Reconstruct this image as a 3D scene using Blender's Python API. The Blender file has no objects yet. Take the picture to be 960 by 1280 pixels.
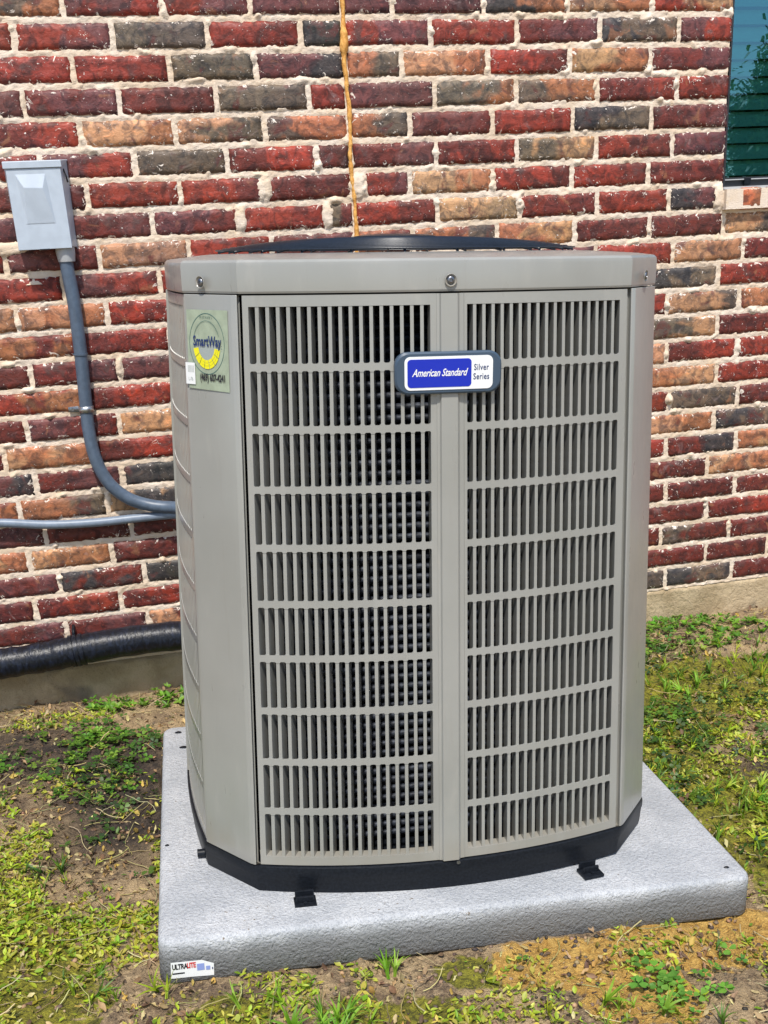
import bpy, math, random
import numpy as np
from mathutils import Matrix, Vector

# ------------------------------------------------------------------ camera, sky, sun, exposure
S = bpy.context.scene
col = S.collection
R = math.radians
cam_d = bpy.data.cameras.new('camera')
cam = bpy.data.objects.new('camera', cam_d)
col.objects.link(cam)
cam_d.sensor_fit = 'VERTICAL'
cam_d.sensor_height = 32
cam_d.lens = 1329.107 / 1280 * 32
cam_d.shift_x = -20.1 / 1280
cam_d.shift_y = 182.5 / 1280
cam_d.clip_start = 0.05
cam_d.clip_end = 500
Rc = [[0.96982844, -0.23856513, -0.05019447], [-0.13187524, -0.34021106, -0.93105604], [0.20504079, 0.90958403, -0.36140721]]
m = Matrix(((Rc[0][0], -Rc[1][0], -Rc[2][0], -0.41290216),
            (Rc[0][1], -Rc[1][1], -Rc[2][1], -3.39205182),
            (Rc[0][2], -Rc[1][2], -Rc[2][2], 1.34502346),
            (0, 0, 0, 1)))
cam.matrix_world = m
S.camera = cam

SUN_EL, SUN_AZ = 60.0, 12.0          # degrees; azimuth measured from straight in front of the wall towards the left
w = bpy.data.worlds.new('World')
S.world = w
w.use_nodes = True
nt = w.node_tree
nt.nodes.clear()
sky = nt.nodes.new('ShaderNodeTexSky')
sky.sky_type = 'NISHITA'
sky.sun_disc = False
sky.sun_elevation = R(SUN_EL)
sky.sun_rotation = R(180 + SUN_AZ)
sky.dust_density = 1.0
bg = nt.nodes.new('ShaderNodeBackground')
bg.inputs['Strength'].default_value = 0.13
wo = nt.nodes.new('ShaderNodeOutputWorld')
nt.links.new(sky.outputs[0], bg.inputs[0])
nt.links.new(bg.outputs[0], wo.inputs[0])
sun_d = bpy.data.lights.new('sun', 'SUN')
sun_d.energy = 3.4
sun_d.angle = R(3.0)
sun_d.color = (1.0, 0.95, 0.87)
sun = bpy.data.objects.new('sun', sun_d)
col.objects.link(sun)
to_sun = Vector((-math.sin(R(SUN_AZ)) * math.cos(R(SUN_EL)), -math.cos(R(SUN_AZ)) * math.cos(R(SUN_EL)), math.sin(R(SUN_EL))))
sun.rotation_euler = to_sun.to_track_quat('Z', 'Y').to_euler()
S.view_settings.view_transform = 'Standard'
S.view_settings.look = 'None'
S.view_settings.exposure = 0.5
S.view_settings.gamma = 1
S.render.engine = 'CYCLES'

# ------------------------------------------------------------------ helpers
rng = random.Random(7)

def vnoise(x, y, seed=0):
    x = np.asarray(x, float); y = np.asarray(y, float)
    xi = np.floor(x).astype(np.int64); yi = np.floor(y).astype(np.int64)
    fx = x - xi; fy = y - yi
    fx = fx * fx * (3 - 2 * fx); fy = fy * fy * (3 - 2 * fy)
    def h(a, b):
        n = (a * 374761393 + b * 668265263 + seed * 974634777) & 0xffffffff
        n = ((n ^ (n >> 13)) * 1274126177) & 0xffffffff
        n = n ^ (n >> 16)
        return (n & 0xffff) / 65535.0 * 2 - 1
    a = h(xi, yi); b = h(xi + 1, yi); c = h(xi, yi + 1); d = h(xi + 1, yi + 1)
    return (a * (1 - fx) + b * fx) * (1 - fy) + (c * (1 - fx) + d * fx) * fy

def fbm(x, y, seed=0, octv=3):
    s = 0; a = 1; t = 0
    for i in range(octv):
        s = s + a * vnoise(x * 2 ** i, y * 2 ** i, seed + i * 17); t += a; a *= 0.55
    return s / t

def tag(o, label=None, cat=None, group=None, kind=None):
    if label: o['label'] = label
    if cat: o['category'] = cat
    if group: o['group'] = group
    if kind: o['kind'] = kind
    return o

def empty(name, loc=(0, 0, 0), rot=None):
    o = bpy.data.objects.new(name, None)
    o.empty_display_size = 0.1
    col.objects.link(o)
    if rot is not None:
        o.matrix_world = Matrix.Translation(loc) @ rot
    else:
        o.location = loc
    return o

def link(name, me, mat=None, parent=None):
    o = bpy.data.objects.new(name, me)
    col.objects.link(o)
    if mat is not None and len(me.materials) == 0:
        me.materials.append(mat)
    if parent is not None:
        o.parent = parent
    return o

def mesh(name, V, F, mat=None, parent=None, smooth=False, angle=None):
    me = bpy.data.meshes.new(name)
    me.from_pydata([tuple(v) for v in V], [], F)
    if smooth:
        me.polygons.foreach_set('use_smooth', [True] * len(me.polygons))
        if angle: me.set_sharp_from_angle(angle=R(angle))
    me.update()
    return link(name, me, mat, parent)

def quick_mesh(name, V, F, nside, mat=None, parent=None, smooth=False, colr=None):
    """V (n,3) array, F (m,nside) array"""
    me = bpy.data.meshes.new(name)
    V = np.ascontiguousarray(V, dtype=np.float32); F = np.ascontiguousarray(F, dtype=np.int32)
    me.vertices.add(len(V)); me.vertices.foreach_set('co', V.ravel())
    me.loops.add(F.size); me.loops.foreach_set('vertex_index', F.ravel())
    me.polygons.add(len(F)); me.polygons.foreach_set('loop_start', np.arange(0, F.size, nside, dtype=np.int32))
    if smooth: me.polygons.foreach_set('use_smooth', np.ones(len(F), dtype=bool))
    if colr is not None:
        a = me.color_attributes.new('tone', 'FLOAT_COLOR', 'POINT')
        c = np.ones((len(V), 4), dtype=np.float32); c[:, :3] = colr
        a.data.foreach_set('color', c.ravel())
    me.update(calc_edges=True)
    me.validate()
    return link(name, me, mat, parent)

class MB:
    def __init__(s): s.V = []; s.F = []
    def add(s, V, F):
        n = len(s.V); s.V += [tuple(v) for v in V]; s.F += [tuple(i + n for i in f) for f in F]; return s
    def box(s, x0, x1, y0, y1, z0, z1, fn=None):
        V = [(x, y, z) for z in (z0, z1) for y in (y0, y1) for x in (x0, x1)]
        if fn: V = [fn(*v) for v in V]
        return s.add(V, [(0, 2, 3, 1), (4, 5, 7, 6), (0, 1, 5, 4), (2, 6, 7, 3), (0, 4, 6, 2), (1, 3, 7, 5)])
    def build(s, name, mat=None, parent=None, smooth=False, angle=None):
        return mesh(name, s.V, s.F, mat, parent, smooth, angle)

def bevel(o, wdt, seg=2, angle=35):
    b = o.modifiers.new('bevel', 'BEVEL'); b.width = wdt; b.segments = seg
    b.limit_method = 'ANGLE'; b.angle_limit = R(angle)
    return o

def smooth_path(P, n=8):
    P = [Vector(p) for p in P]; out = []
    for i in range(len(P) - 1):
        p0 = P[max(i - 1, 0)]; p1 = P[i]; p2 = P[i + 1]; p3 = P[min(i + 2, len(P) - 1)]
        for k in range(n):
            t = k / n
            out.append(0.5 * ((2 * p1) + (p2 - p0) * t + (2 * p0 - 5 * p1 + 4 * p2 - p3) * t * t + (3 * p1 - p0 - 3 * p2 + p3) * t ** 3))
    out.append(P[-1]); return out

def tube(P, rad, nseg=14, closed=False, radf=None):
    P = [Vector(p) for p in P]; V = []; F = []; n = len(P)
    up = Vector((0, 0, 1)); prev = None
    for i in range(n):
        if closed: t = (P[(i + 1) % n] - P[i - 1]).normalized()
        else: t = (P[min(i + 1, n - 1)] - P[max(i - 1, 0)]).normalized()
        a = t.cross(up if prev is None else prev)
        if prev is None:
            if a.length < 0.05: a = t.cross(Vector((0, 1, 0)))
            a.normalize(); b = a.cross(t).normalized()
        else:
            b = (prev - t * prev.dot(t)).normalized(); a = t.cross(b).normalized()
        prev = b
        r = rad if radf is None else radf(i / max(1, n - 1), i)
        for k in range(nseg):
            an = 2 * math.pi * k / nseg
            V.append(P[i] + (a * math.cos(an) + b * math.sin(an)) * r)
    m = n if closed else n - 1
    for i in range(m):
        j = (i + 1) % n
        for k in range(nseg):
            l = (k + 1) % nseg
            F.append((i * nseg + k, i * nseg + l, j * nseg + l, j * nseg + k))
    if not closed:
        F.append(tuple(range(nseg))[::-1]); F.append(tuple((n - 1) * nseg + k for k in range(nseg)))
    return V, F

# ------------------------------------------------------------------ materials
class NT:
    def __init__(s, name):
        s.m = bpy.data.materials.new(name); s.m.use_nodes = True
        s.t = s.m.node_tree; s.t.nodes.clear()
        s.out = s.n('ShaderNodeOutputMaterial'); s.b = s.n('ShaderNodeBsdfPrincipled')
        s.l(s.b.outputs[0], s.out.inputs[0])
    def n(s, t, **k):
        q = s.t.nodes.new(t)
        for a, v in k.items(): setattr(q, a, v)
        return q
    def l(s, a, b): s.t.links.new(a, b)
    def val(s, sock, v):
        if hasattr(v, 'is_linked') or isinstance(v, bpy.types.NodeSocket): s.l(v, sock)
        else: sock.default_value = v if not isinstance(v, tuple) or len(v) == len(sock.default_value) else (*v, 1)
    def coord(s, kind='pos'):
        if kind == 'pos': return s.n('ShaderNodeNewGeometry').outputs['Position']
        return s.n('ShaderNodeTexCoord').outputs['Object']
    def scale(s, v, sc):
        q = s.n('ShaderNodeVectorMath', operation='MULTIPLY'); s.l(v, q.inputs[0]); q.inputs[1].default_value = sc; return q.outputs[0]
    def noise(s, v, scale, detail=3, rough=0.55, dist=0.0, out=0):
        q = s.n('ShaderNodeTexNoise'); s.l(v, q.inputs['Vector']); q.inputs['Scale'].default_value = scale
        q.inputs['Detail'].default_value = detail; q.inputs['Roughness'].default_value = rough; q.inputs['Distortion'].default_value = dist
        return q.outputs[out]
    def ramp(s, f, a, b, lo=0.0, hi=1.0):
        q = s.n('ShaderNodeMapRange', interpolation_type='SMOOTHSTEP'); s.l(f, q.inputs[0])
        for i, x in enumerate((a, b, lo, hi)): q.inputs[i + 1].default_value = x
        return q.outputs[0]
    def math(s, op, a, b=0.0, c=None):
        q = s.n('ShaderNodeMath', operation=op); s.val(q.inputs[0], a); s.val(q.inputs[1], b)
        if c is not None: s.val(q.inputs[2], c)
        return q.outputs[0]
    def mix(s, f, a, b, mode='MIX'):
        q = s.n('ShaderNodeMix', data_type='RGBA', blend_type=mode)
        s.val(q.inputs[0], f); s.val(q.inputs[6], a); s.val(q.inputs[7], b); return q.outputs[2]
    def bump(s, h, strength=0.5, dist=0.002, normal=None):
        q = s.n('ShaderNodeBump'); s.l(h, q.inputs['Height']); q.inputs['Strength'].default_value = strength; q.inputs['Distance'].default_value = dist
        if normal is not None: s.l(normal, q.inputs['Normal'])
        s.l(q.outputs[0], s.b.inputs['Normal']); return q.outputs[0]
    def set(s, **k):
        for a, v in k.items(): s.val(s.b.inputs[a.replace('_', ' ')], v)
        return s.m

def plain(name, c, rough=0.5, metal=0.0, spec=0.5, grain=0.0, gs=200):
    t = NT(name); p = t.coord('obj')
    if grain:
        n = t.noise(p, gs, 3)
        base = t.mix(t.ramp(n, 0.3, 0.7), tuple(x * (1 - grain) for x in c), tuple(min(1, x * (1 + grain)) for x in c))
        t.set(Base_Color=base)
        t.bump(n, 0.3, 0.0006)
    else:
        t.set(Base_Color=c)
    t.set(Roughness=rough, Metallic=metal)
    t.b.inputs['Specular IOR Level'].default_value = spec
    return t.m

def mat_brick():
    t = NT('fired_brick'); p = t.coord(); o = t.coord('obj')
    oi = t.n('ShaderNodeObjectInfo')
    at = t.n('ShaderNodeAttribute', attribute_type='OBJECT', attribute_name='tint')
    sx = t.n('ShaderNodeSeparateXYZ'); t.l(o, sx.inputs[0])
    big = t.noise(p, 11, 2, 0.5, 0.6)
    f = t.math('ADD', t.math('MULTIPLY', sx.outputs[0], 5.0), t.math('MULTIPLY', t.math('SUBTRACT', big, 0.5), 3.2))
    f = t.ramp(f, -0.22, 0.22)
    c = t.mix(f, oi.outputs['Color'], at.outputs['Color'])
    med = t.noise(p, 32, 4, 0.65, 0.8)
    c = t.mix(t.ramp(med, 0.38, 0.66), t.mix(1.0, c, (1.25, 1.2, 1.1), 'MULTIPLY'), t.mix(1.0, c, (0.42, 0.45, 0.52), 'MULTIPLY'))
    med2 = t.noise(t.scale(p, (1, 1, 1.5)), 26, 4, 0.6, 1.0)
    c = t.mix(t.ramp(med2, 0.56, 0.70, 0, 0.7), c, t.mix(1.0, c, (1.75, 1.5, 1.35), 'MULTIPLY'))
    org = t.noise(p, 17, 3, 0.55, 0.8)
    c = t.mix(t.ramp(org, 0.63, 0.74, 0, 0.55), c, (0.36, 0.15, 0.07))
    # dusting of mortar haze and thrown mortar specks
    bl = t.noise(p, 13.3, 3, 0.6, 0.5)
    c = t.mix(t.ramp(bl, 0.56, 0.66, 0, 0.75), c, t.mix(t.ramp(med2, 0.4, 0.6), (0.12, 0.022, 0.018), (0.075, 0.045, 0.04)))
    haze = t.noise(p, 16, 4, 0.65, 1.0)
    c = t.mix(t.ramp(haze, 0.60, 0.80, 0, 0.45), c, (0.46, 0.33, 0.32))
    sp = t.noise(p, 150, 3, 0.6, 0.4)
    sp2 = t.noise(p, 22, 2, 0.5)
    fl = t.math('MULTIPLY', t.ramp(sp, 0.655, 0.69), t.ramp(sp2, 0.47, 0.62))
    c = t.mix(fl, c, (0.78, 0.72, 0.66))
    sm = t.noise(t.scale(p, (1, 1, 1.3)), 34, 5, 0.72, 1.5)
    ez = t.ramp(t.math('ABSOLUTE', sx.outputs[2]), 0.012, 0.031)
    ex = t.ramp(t.math('ABSOLUTE', sx.outputs[0]), 0.095, 0.121)
    edge = t.math('MULTIPLY', t.math('MAXIMUM', ez, ex), 0.085)
    smf = t.ramp(t.math('ADD', sm, edge), 0.665, 0.69)
    c = t.mix(smf, c, (0.78, 0.69, 0.60))
    t.set(Base_Color=c, Roughness=t.ramp(med, 0.2, 0.8, 0.45, 0.8))
    h = t.math('ADD', t.math('MULTIPLY', med2, 1.2), t.math('ADD', t.math('MULTIPLY', t.noise(p, 120, 4, 0.65, 0.8), 0.55), t.math('MULTIPLY', fl, 0.4)))
    t.bump(h, 0.5, 0.005)
    return t.m

def mat_mortar():
    t = NT('lime_mortar'); p = t.coord()
    a = t.noise(p, 9, 3); b = t.noise(t.scale(p, (1, 1, 2)), 90, 5, 0.7, 1.0)
    c = t.mix(t.ramp(a, 0.35, 0.65), (0.70, 0.555, 0.41), (0.76, 0.645, 0.53))
    c = t.mix(t.ramp(t.noise(p, 30, 4, 0.6), 0.55, 0.75, 0, 0.5), c, (0.66, 0.48, 0.28))
    c = t.mix(t.ramp(b, 0.25, 0.42, 0.6, 0), c, (0.30, 0.21, 0.14))
    t.set(Base_Color=c, Roughness=0.95)
    h = t.math('ADD', t.noise(t.scale(p, (1, 1, 2.2)), 60, 4, 0.6, 2.2), t.math('MULTIPLY', b, 0.5))
    t.bump(h, 0.45, 0.005)
    return t.m

def mat_concrete():
    t = NT('foundation_concrete'); p = t.coord()
    c = t.mix(t.ramp(t.noise(p, 7, 4, 0.6), 0.35, 0.65), (0.38, 0.285, 0.165), (0.55, 0.43, 0.27))
    c = t.mix(t.ramp(t.noise(p, 60, 4, 0.7), 0.6, 0.8, 0, 0.6), c, (0.11, 0.08, 0.05))
    c = t.mix(t.ramp(t.noise(p, 3.3, 3, 0.6), 0.58, 0.68, 0, 0.7), c, (0.13, 0.115, 0.095))
    t.set(Base_Color=c, Roughness=0.9)
    t.bump(t.noise(p, 55, 6, 0.7, 0.6), 1.0, 0.010)
    return t.m

def mat_soil():
    t = NT('soil_and_moss'); p = t.coord()
    at = t.n('ShaderNodeAttribute', attribute_type='GEOMETRY', attribute_name='tone')
    sep = t.n('ShaderNodeSeparateColor'); t.l(at.outputs['Color'], sep.inputs[0])
    n1 = t.noise(p, 7, 5, 0.6, 0.5); n2 = t.noise(p, 60, 5, 0.7, 1.0); n3 = t.noise(p, 19, 4, 0.6, 0.8)
    c = t.mix(t.ramp(n1, 0.35, 0.62), (0.21, 0.14, 0.085), (0.60, 0.43, 0.23))
    c = t.mix(t.ramp(n2, 0.5, 0.66, 0, 0.8), c, (0.68, 0.50, 0.28))
    c = t.mix(t.ramp(n2, 0.30, 0.46, 0.9, 0), c, (0.028, 0.018, 0.012))
    # painted bands of shade, moss and orange sand, each where it lies (painted per vertex)
    soil_shade = t.math('MULTIPLY', sep.outputs[0], t.ramp(n3, 0.25, 0.55, 0.6, 1.0))
    c = t.mix(soil_shade, c, t.mix(t.ramp(n2, 0.4, 0.65), (0.035, 0.026, 0.02), (0.095, 0.066, 0.048)))
    moss = t.ramp(t.math('ADD', sep.outputs[1], t.math('MULTIPLY', t.math('SUBTRACT', n3, 0.5), 1.6)), 0.40, 0.60)
    c = t.mix(moss, c, t.mix(t.ramp(n2, 0.35, 0.65), (0.10, 0.095, 0.008), (0.40, 0.37, 0.03)))
    sand = t.ramp(t.math('ADD', sep.outputs[2], t.math('MULTIPLY', t.math('SUBTRACT', n3, 0.5), 1.6)), 0.33, 0.5)
    c = t.mix(sand, c, t.mix(t.ramp(n2, 0.35, 0.65), (0.52, 0.28, 0.055), (0.80, 0.50, 0.13)))
    t.set(Base_Color=c, Roughness=0.9)
    t.bump(t.math('ADD', t.math('MULTIPLY', n2, 1.6), t.noise(p, 200, 4, 0.6)), 1.0, 0.014)
    return t.m

def mat_leaf(name, rough=0.5, trans=0.35):
    t = NT(name)
    at = t.n('ShaderNodeAttribute', attribute_type='GEOMETRY', attribute_name='tone')
    n = t.noise(t.coord(), 140, 2)
    c = t.mix(t.ramp(n, 0.3, 0.7, 0, 0.4), at.outputs['Color'], t.mix(1.0, at.outputs['Color'], (0.6, 0.65, 0.6), 'MULTIPLY'))
    t.set(Base_Color=c, Roughness=rough)
    if trans:
        tr = t.n('ShaderNodeBsdfTranslucent'); t.l(at.outputs['Color'], tr.inputs[0])
        mx = t.n('ShaderNodeMixShader'); mx.inputs[0].default_value = trans
        t.l(t.b.outputs[0], mx.inputs[1]); t.l(tr.outputs[0], mx.inputs[2]); t.l(mx.outputs[0], t.out.inputs[0])
    return t.m

def mat_pad():
    t = NT('textured_pad'); p = t.coord('obj')
    v = t.n('ShaderNodeTexVoronoi', feature='SMOOTH_F1'); v.inputs['Scale'].default_value = 150
    d = t.noise(p, 60, 3, 0.5, 0, 1)
    ad = t.n('ShaderNodeVectorMath', operation='MULTIPLY_ADD'); t.l(d, ad.inputs[0]); ad.inputs[1].default_value = (0.02, 0.02, 0.02); t.l(p, ad.inputs[2])
    t.l(ad.outputs[0], v.inputs['Vector'])
    big = t.noise(p, 5, 4, 0.6)
    fine = t.noise(p, 170, 4, 0.65, 1.5)
    c = t.mix(t.ramp(big, 0.35, 0.7), (0.385, 0.40, 0.415), (0.53, 0.54, 0.55))
    c = t.mix(t.ramp(fine, 0.36, 0.52, 0.6, 0), c, (0.22, 0.24, 0.28))
    c = t.mix(t.ramp(t.noise(p, 2.6, 5, 0.7), 0.55, 0.72, 0, 0.30), c, (0.33, 0.30, 0.25))
    c = t.mix(t.math('MULTIPLY', t.ramp(t.noise(p, 75, 3, 0.6), 0.66, 0.70), t.ramp(big, 0.45, 0.6)), c, (0.17, 0.13, 0.09))
    # darker grey towards the bottom of the sides, with an uneven edge
    sx = t.n('ShaderNodeSeparateXYZ'); t.l(p, sx.inputs[0])
    low = t.math('ADD', sx.outputs[2], t.math('MULTIPLY', big, 0.03))
    c = t.mix(t.ramp(low, -0.03, 0.012, 0.88, 0), c, (0.15, 0.15, 0.148))
    t.set(Base_Color=c, Roughness=0.6)
    h = t.math('ADD', t.math('MULTIPLY', v.outputs['Distance'], 1.6), t.math('MULTIPLY', t.noise(p, 120, 3, 0.6, 3.0), 1.2))
    t.bump(h, 0.8, 0.0026)
    return t.m

def mat_cabinet():
    t = NT('baked_cabinet_paint'); p = t.coord('obj')
    n = t.noise(p, 3.0, 4, 0.6); n2 = t.noise(t.scale(p, (1, 1, 0.3)), 25, 4, 0.6)
    c = t.mix(t.ramp(n, 0.3, 0.7), (0.270, 0.272, 0.250), (0.310, 0.310, 0.288))
    c = t.mix(t.ramp(n2, 0.55, 0.8, 0, 0.25), c, (0.42, 0.40, 0.36))
    st = t.noise(t.scale(p, (1, 1, 0.06)), 45, 4, 0.65)
    c = t.mix(t.ramp(st, 0.56, 0.78, 0, 0.20), c, (0.22, 0.20, 0.165))
    sx = t.n('ShaderNodeSeparateXYZ'); t.l(p, sx.inputs[0])
    c = t.mix(t.ramp(t.math('ADD', sx.outputs[2], t.math('MULTIPLY', n2, 0.09)), 0.10, 0.20, 0.35, 0), c, (0.27, 0.225, 0.165))
    t.set(Base_Color=c, Roughness=t.ramp(n2, 0.3, 0.7, 0.27, 0.42), Coat_Weight=0.5)
    t.b.inputs['Coat Roughness'].default_value = 0.18
    t.bump(t.noise(p, 400, 2), 0.08, 0.0005)
    return t.m

def mat_glass():
    t = NT('window_glass'); t.m.node_tree.nodes.remove(t.b)
    g = t.n('ShaderNodeBsdfGlossy'); g.inputs['Roughness'].default_value = 0.0; g.inputs[0].default_value = (0.36, 0.78, 1.0, 1)
    tr = t.n('ShaderNodeBsdfTransparent'); tr.inputs[0].default_value = (0.62, 0.90, 0.86, 1)
    f = t.n('ShaderNodeFresnel'); f.inputs[0].default_value = 1.5
    k = t.math('ADD', t.math('MULTIPLY', f.outputs[0], 1.3), 0.17)
    mx = t.n('ShaderNodeMixShader'); t.l(k, mx.inputs[0]); t.l(tr.outputs[0], mx.inputs[1]); t.l(g.outputs[0], mx.inputs[2])
    t.l(mx.outputs[0], t.out.inputs[0]); return t.m

M = dict(brick=mat_brick(), mortar=mat_mortar(), concrete=mat_concrete(), soil=mat_soil(), pad=mat_pad(), cabinet=mat_cabinet(),
         leaf=mat_leaf('leaf_blade'), dry=mat_leaf('dry_leaf', 0.7, 0.15), glass=mat_glass(),
         black=plain('black_moulded_plastic', (0.009, 0.011, 0.015), 0.42, spec=0.18, grain=0.3),
         coil=plain('spiny_coil_metal', (0.026, 0.032, 0.046), 0.55, 0.35, grain=0.6, gs=150),
         dark=plain('cabinet_interior', (0.012, 0.013, 0.016), 0.8),
         guard=plain('coated_guard_wire', (0.013, 0.018, 0.028), 0.30, 0.0, grain=0.2),
         steel=plain('zinc_steel', (0.45, 0.47, 0.48), 0.35, 0.9, grain=0.2),
         screw=plain('screw_steel', (0.22, 0.23, 0.25), 0.35, 0.9),
         box=plain('grey_enclosure_paint', (0.44, 0.50, 0.57), 0.42, grain=0.05, gs=30),
         fitting=plain('pvc_fitting', (0.40, 0.41, 0.42), 0.5),
         conduit=plain('liquid_tight_conduit', (0.080, 0.112, 0.160), 0.42, grain=0.12, gs=60),
         whip=plain('grey_whip_conduit', (0.18, 0.225, 0.29), 0.42, grain=0.1, gs=60),
         badge=plain('badge_surround', (0.045, 0.075, 0.115), 0.4),
         blue=plain('badge_blue', (0.004, 0.022, 0.42), 0.35), white=plain('printed_white', (0.80, 0.81, 0.80), 0.4),
         navy=plain('printed_navy', (0.01, 0.03, 0.13), 0.5), ink=plain('printed_black', (0.02, 0.02, 0.025), 0.5),
         red=plain('printed_red', (0.60, 0.03, 0.03), 0.5), lilac=plain('printed_pale_blue', (0.25, 0.32, 0.62), 0.5),
         green=plain('sticker_green', (0.33, 0.385, 0.28), 0.4, grain=0.12, gs=40), grey=plain('sticker_grey', (0.33, 0.37, 0.35), 0.4),
         teal=plain('sticker_line', (0.05, 0.13, 0.12), 0.5), yellow=plain('sticker_yellow', (0.80, 0.74, 0.01), 0.4),
         frame=plain('dark_window_frame', (0.02, 0.022, 0.026), 0.45), slat=plain('blind_slat', (0.17, 0.42, 0.38), 0.5, grain=0.05, gs=20),
         bark=plain('tree_bark', (0.10, 0.075, 0.05), 0.9, grain=0.4, gs=12))

def mat_foam():
    t = NT('orange_foam_sealant'); p = t.coord()
    n = t.noise(p, 70, 4, 0.65, 1)
    t.set(Base_Color=t.mix(t.ramp(n, 0.3, 0.7), (0.52, 0.22, 0.035), (0.85, 0.47, 0.13)), Roughness=0.8); t.bump(n, 0.8, 0.004); return t.m
def mat_hose():
    t = NT('black_taped_insulation'); p = t.coord()
    n = t.noise(t.scale(p, (2.2, 1, 1)), 42, 3, 0.55, 0.8)
    t.set(Base_Color=t.mix(t.ramp(n, 0.4, 0.75), (0.005, 0.006, 0.010), (0.014, 0.019, 0.036)), Roughness=0.38); t.b.inputs['Specular IOR Level'].default_value = 0.35; t.bump(n, 0.45, 0.005); return t.m
M['foam'] = mat_foam(); M['hose'] = mat_hose()

ROWS = {
 0: ([-0.694, -0.476, -0.216, 0.026, 0.285, 0.431, 0.703, 0.965, 1.237, 1.503], 'BO PR RP PP PP PP KO TO RT'),
 1: ([-0.838, -0.613, -0.355, -0.1, 0.162, 0.285, 0.541, 0.805, 1.068, 1.327, 1.503], 'RR RP BB RR KK RP RR DP KB PR'),
 2: ([-0.713, -0.472, -0.212, 0.026, 0.285, 0.451, 0.714, 0.972, 1.235, 1.503], 'DR RR BB PK OB TO RD TO DP'),
 3: ([-0.86, -0.615, -0.36, -0.093, 0.172, 0.285, 0.547, 0.801, 1.063, 1.327, 1.503], 'PP DP DD BB RR PP BO BO DR RR'),
 4: ([-0.732, -0.476, -0.217, 0.037, 0.285, 0.468, 0.726, 0.983, 1.244, 1.503], 'DR TO TB BO OB PD RR KB DP'),
 5: ([-0.85, -0.598, -0.339, -0.079, 0.183, 0.285, 0.546, 0.802, 1.063, 1.318, 1.503], 'RR PR BB DR DD DP DR BT RD PP'),
 6: ([-0.739, -0.482, -0.223, 0.027, 0.285, 0.319, 0.462, 0.723, 0.982, 1.239, 1.503], 'DD RR RD DD -- RP TO RD RD DD'),
 7: ([-0.828, -0.563, -0.311, -0.061, 0.197, 0.285, 0.544, 0.81, 1.066, 1.314, 1.503], 'PP DP PD RR BD RD TT RD RR KP'),
 8: ([-0.981, -0.733, -0.473, -0.217, 0.028, 0.285, 0.465, 0.733, 0.992, 1.25, 1.511, 1.748], 'RR PD TT RR DP OD OB OT DD DD TB'),
 9: ([-0.847, -0.584, -0.311, -0.035, 0.24, 0.516, 0.791, 1.066, 1.335, 1.589, 1.83], 'RR PR RR BB BB RR DP RR TT DD'),
 10: ([-0.981, -0.728, -0.474, -0.227, 0.019, 0.266, 0.512, 0.758, 1.004, 1.25, 1.504, 1.762], 'TT TO RR BB TO DR BB DD BB KB RR'),
 11: ([-0.833, -0.568, -0.301, -0.024, 0.253, 0.53, 0.806, 1.083, 1.322, 1.586, 1.839], 'OD DR DD OB TO DP BB RR TB OO'),
 12: ([-0.969, -0.715, -0.462, -0.207, 0.037, 0.281, 0.526, 0.77, 1.015, 1.259, 1.511, 1.777], 'DD DP PP RR RR DR TO BB OB BT DR'),
 13: ([-0.835, -0.565, -0.309, -0.031, 0.246, 0.523, 0.8, 1.078, 1.326, 1.59, 1.849], 'RO DR BB TO TO DR OB OT DR RR'),
 14: ([-1.007, -0.753, -0.484, -0.228, 0.021, 0.27, 0.518, 0.767, 1.016, 1.265, 1.518, 1.788], 'DD PD TB RR RR DR RR OB BB OT RR'),
 15: ([-1.082, -0.831, -0.565, -0.309, -0.028, 0.253, 0.533, 0.814, 1.095, 1.342, 1.603, 1.864], 'OD TO DR TO DR DD DR OB RR BB DP'),
 16: ([-1.006, -0.755, -0.497, -0.239, 0.011, 0.26, 0.51, 0.76, 1.009, 1.259, 1.517, 1.783], 'PK DP KK DD RR OB BB DD DP TO KB'),
 17: ([-1.069, -0.815, -0.555, -0.298, -0.021, 0.255, 0.532, 0.809, 1.086, 1.339, 1.608, 1.874], 'OO OB TK OB DD OB OB DP RR DK OT'),
 18: ([-1.009, -0.753, -0.493, -0.232, 0.014, 0.26, 0.506, 0.752, 0.998, 1.244, 1.501, 1.766], 'DP DD DD TO BB DR TO DR OB DD TO'),
 19: ([-1.066, -0.814, -0.561, -0.3, -0.022, 0.256, 0.534, 0.812, 1.089, 1.344, 1.613, 1.883], 'TO TO DD TO TO DR OB BB DD DD DD'),
 20: ([-0.997, -0.735, -0.473, -0.208, 0.034, 0.276, 0.519, 0.761, 1.003, 1.246, 1.507, 1.776], 'DP KD KK TO RR DP DD DD RR DD DR'),
 21: ([-1.073, -0.821, -0.558, -0.29, -0.017, 0.257, 0.53, 0.804, 1.077, 1.332, 1.601, 1.875], 'DD DR DR TO RR DP DR TO DD BD DD'),
 22: ([-0.992, -0.738, -0.482, -0.21, 0.033, 0.276, 0.519, 0.762, 1.005, 1.248, 1.513, 1.763, 2.047], 'DP DP TD OB DR OB DP TO BB DD DD DD'),
 23: ([-1.103, -0.848, -0.584, -0.308, -0.028, 0.253, 0.534, 0.814, 1.095, 1.356, 1.622, 1.9], 'DD RR DD OB TO BB DP BB BB KB DD'),
}
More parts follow.
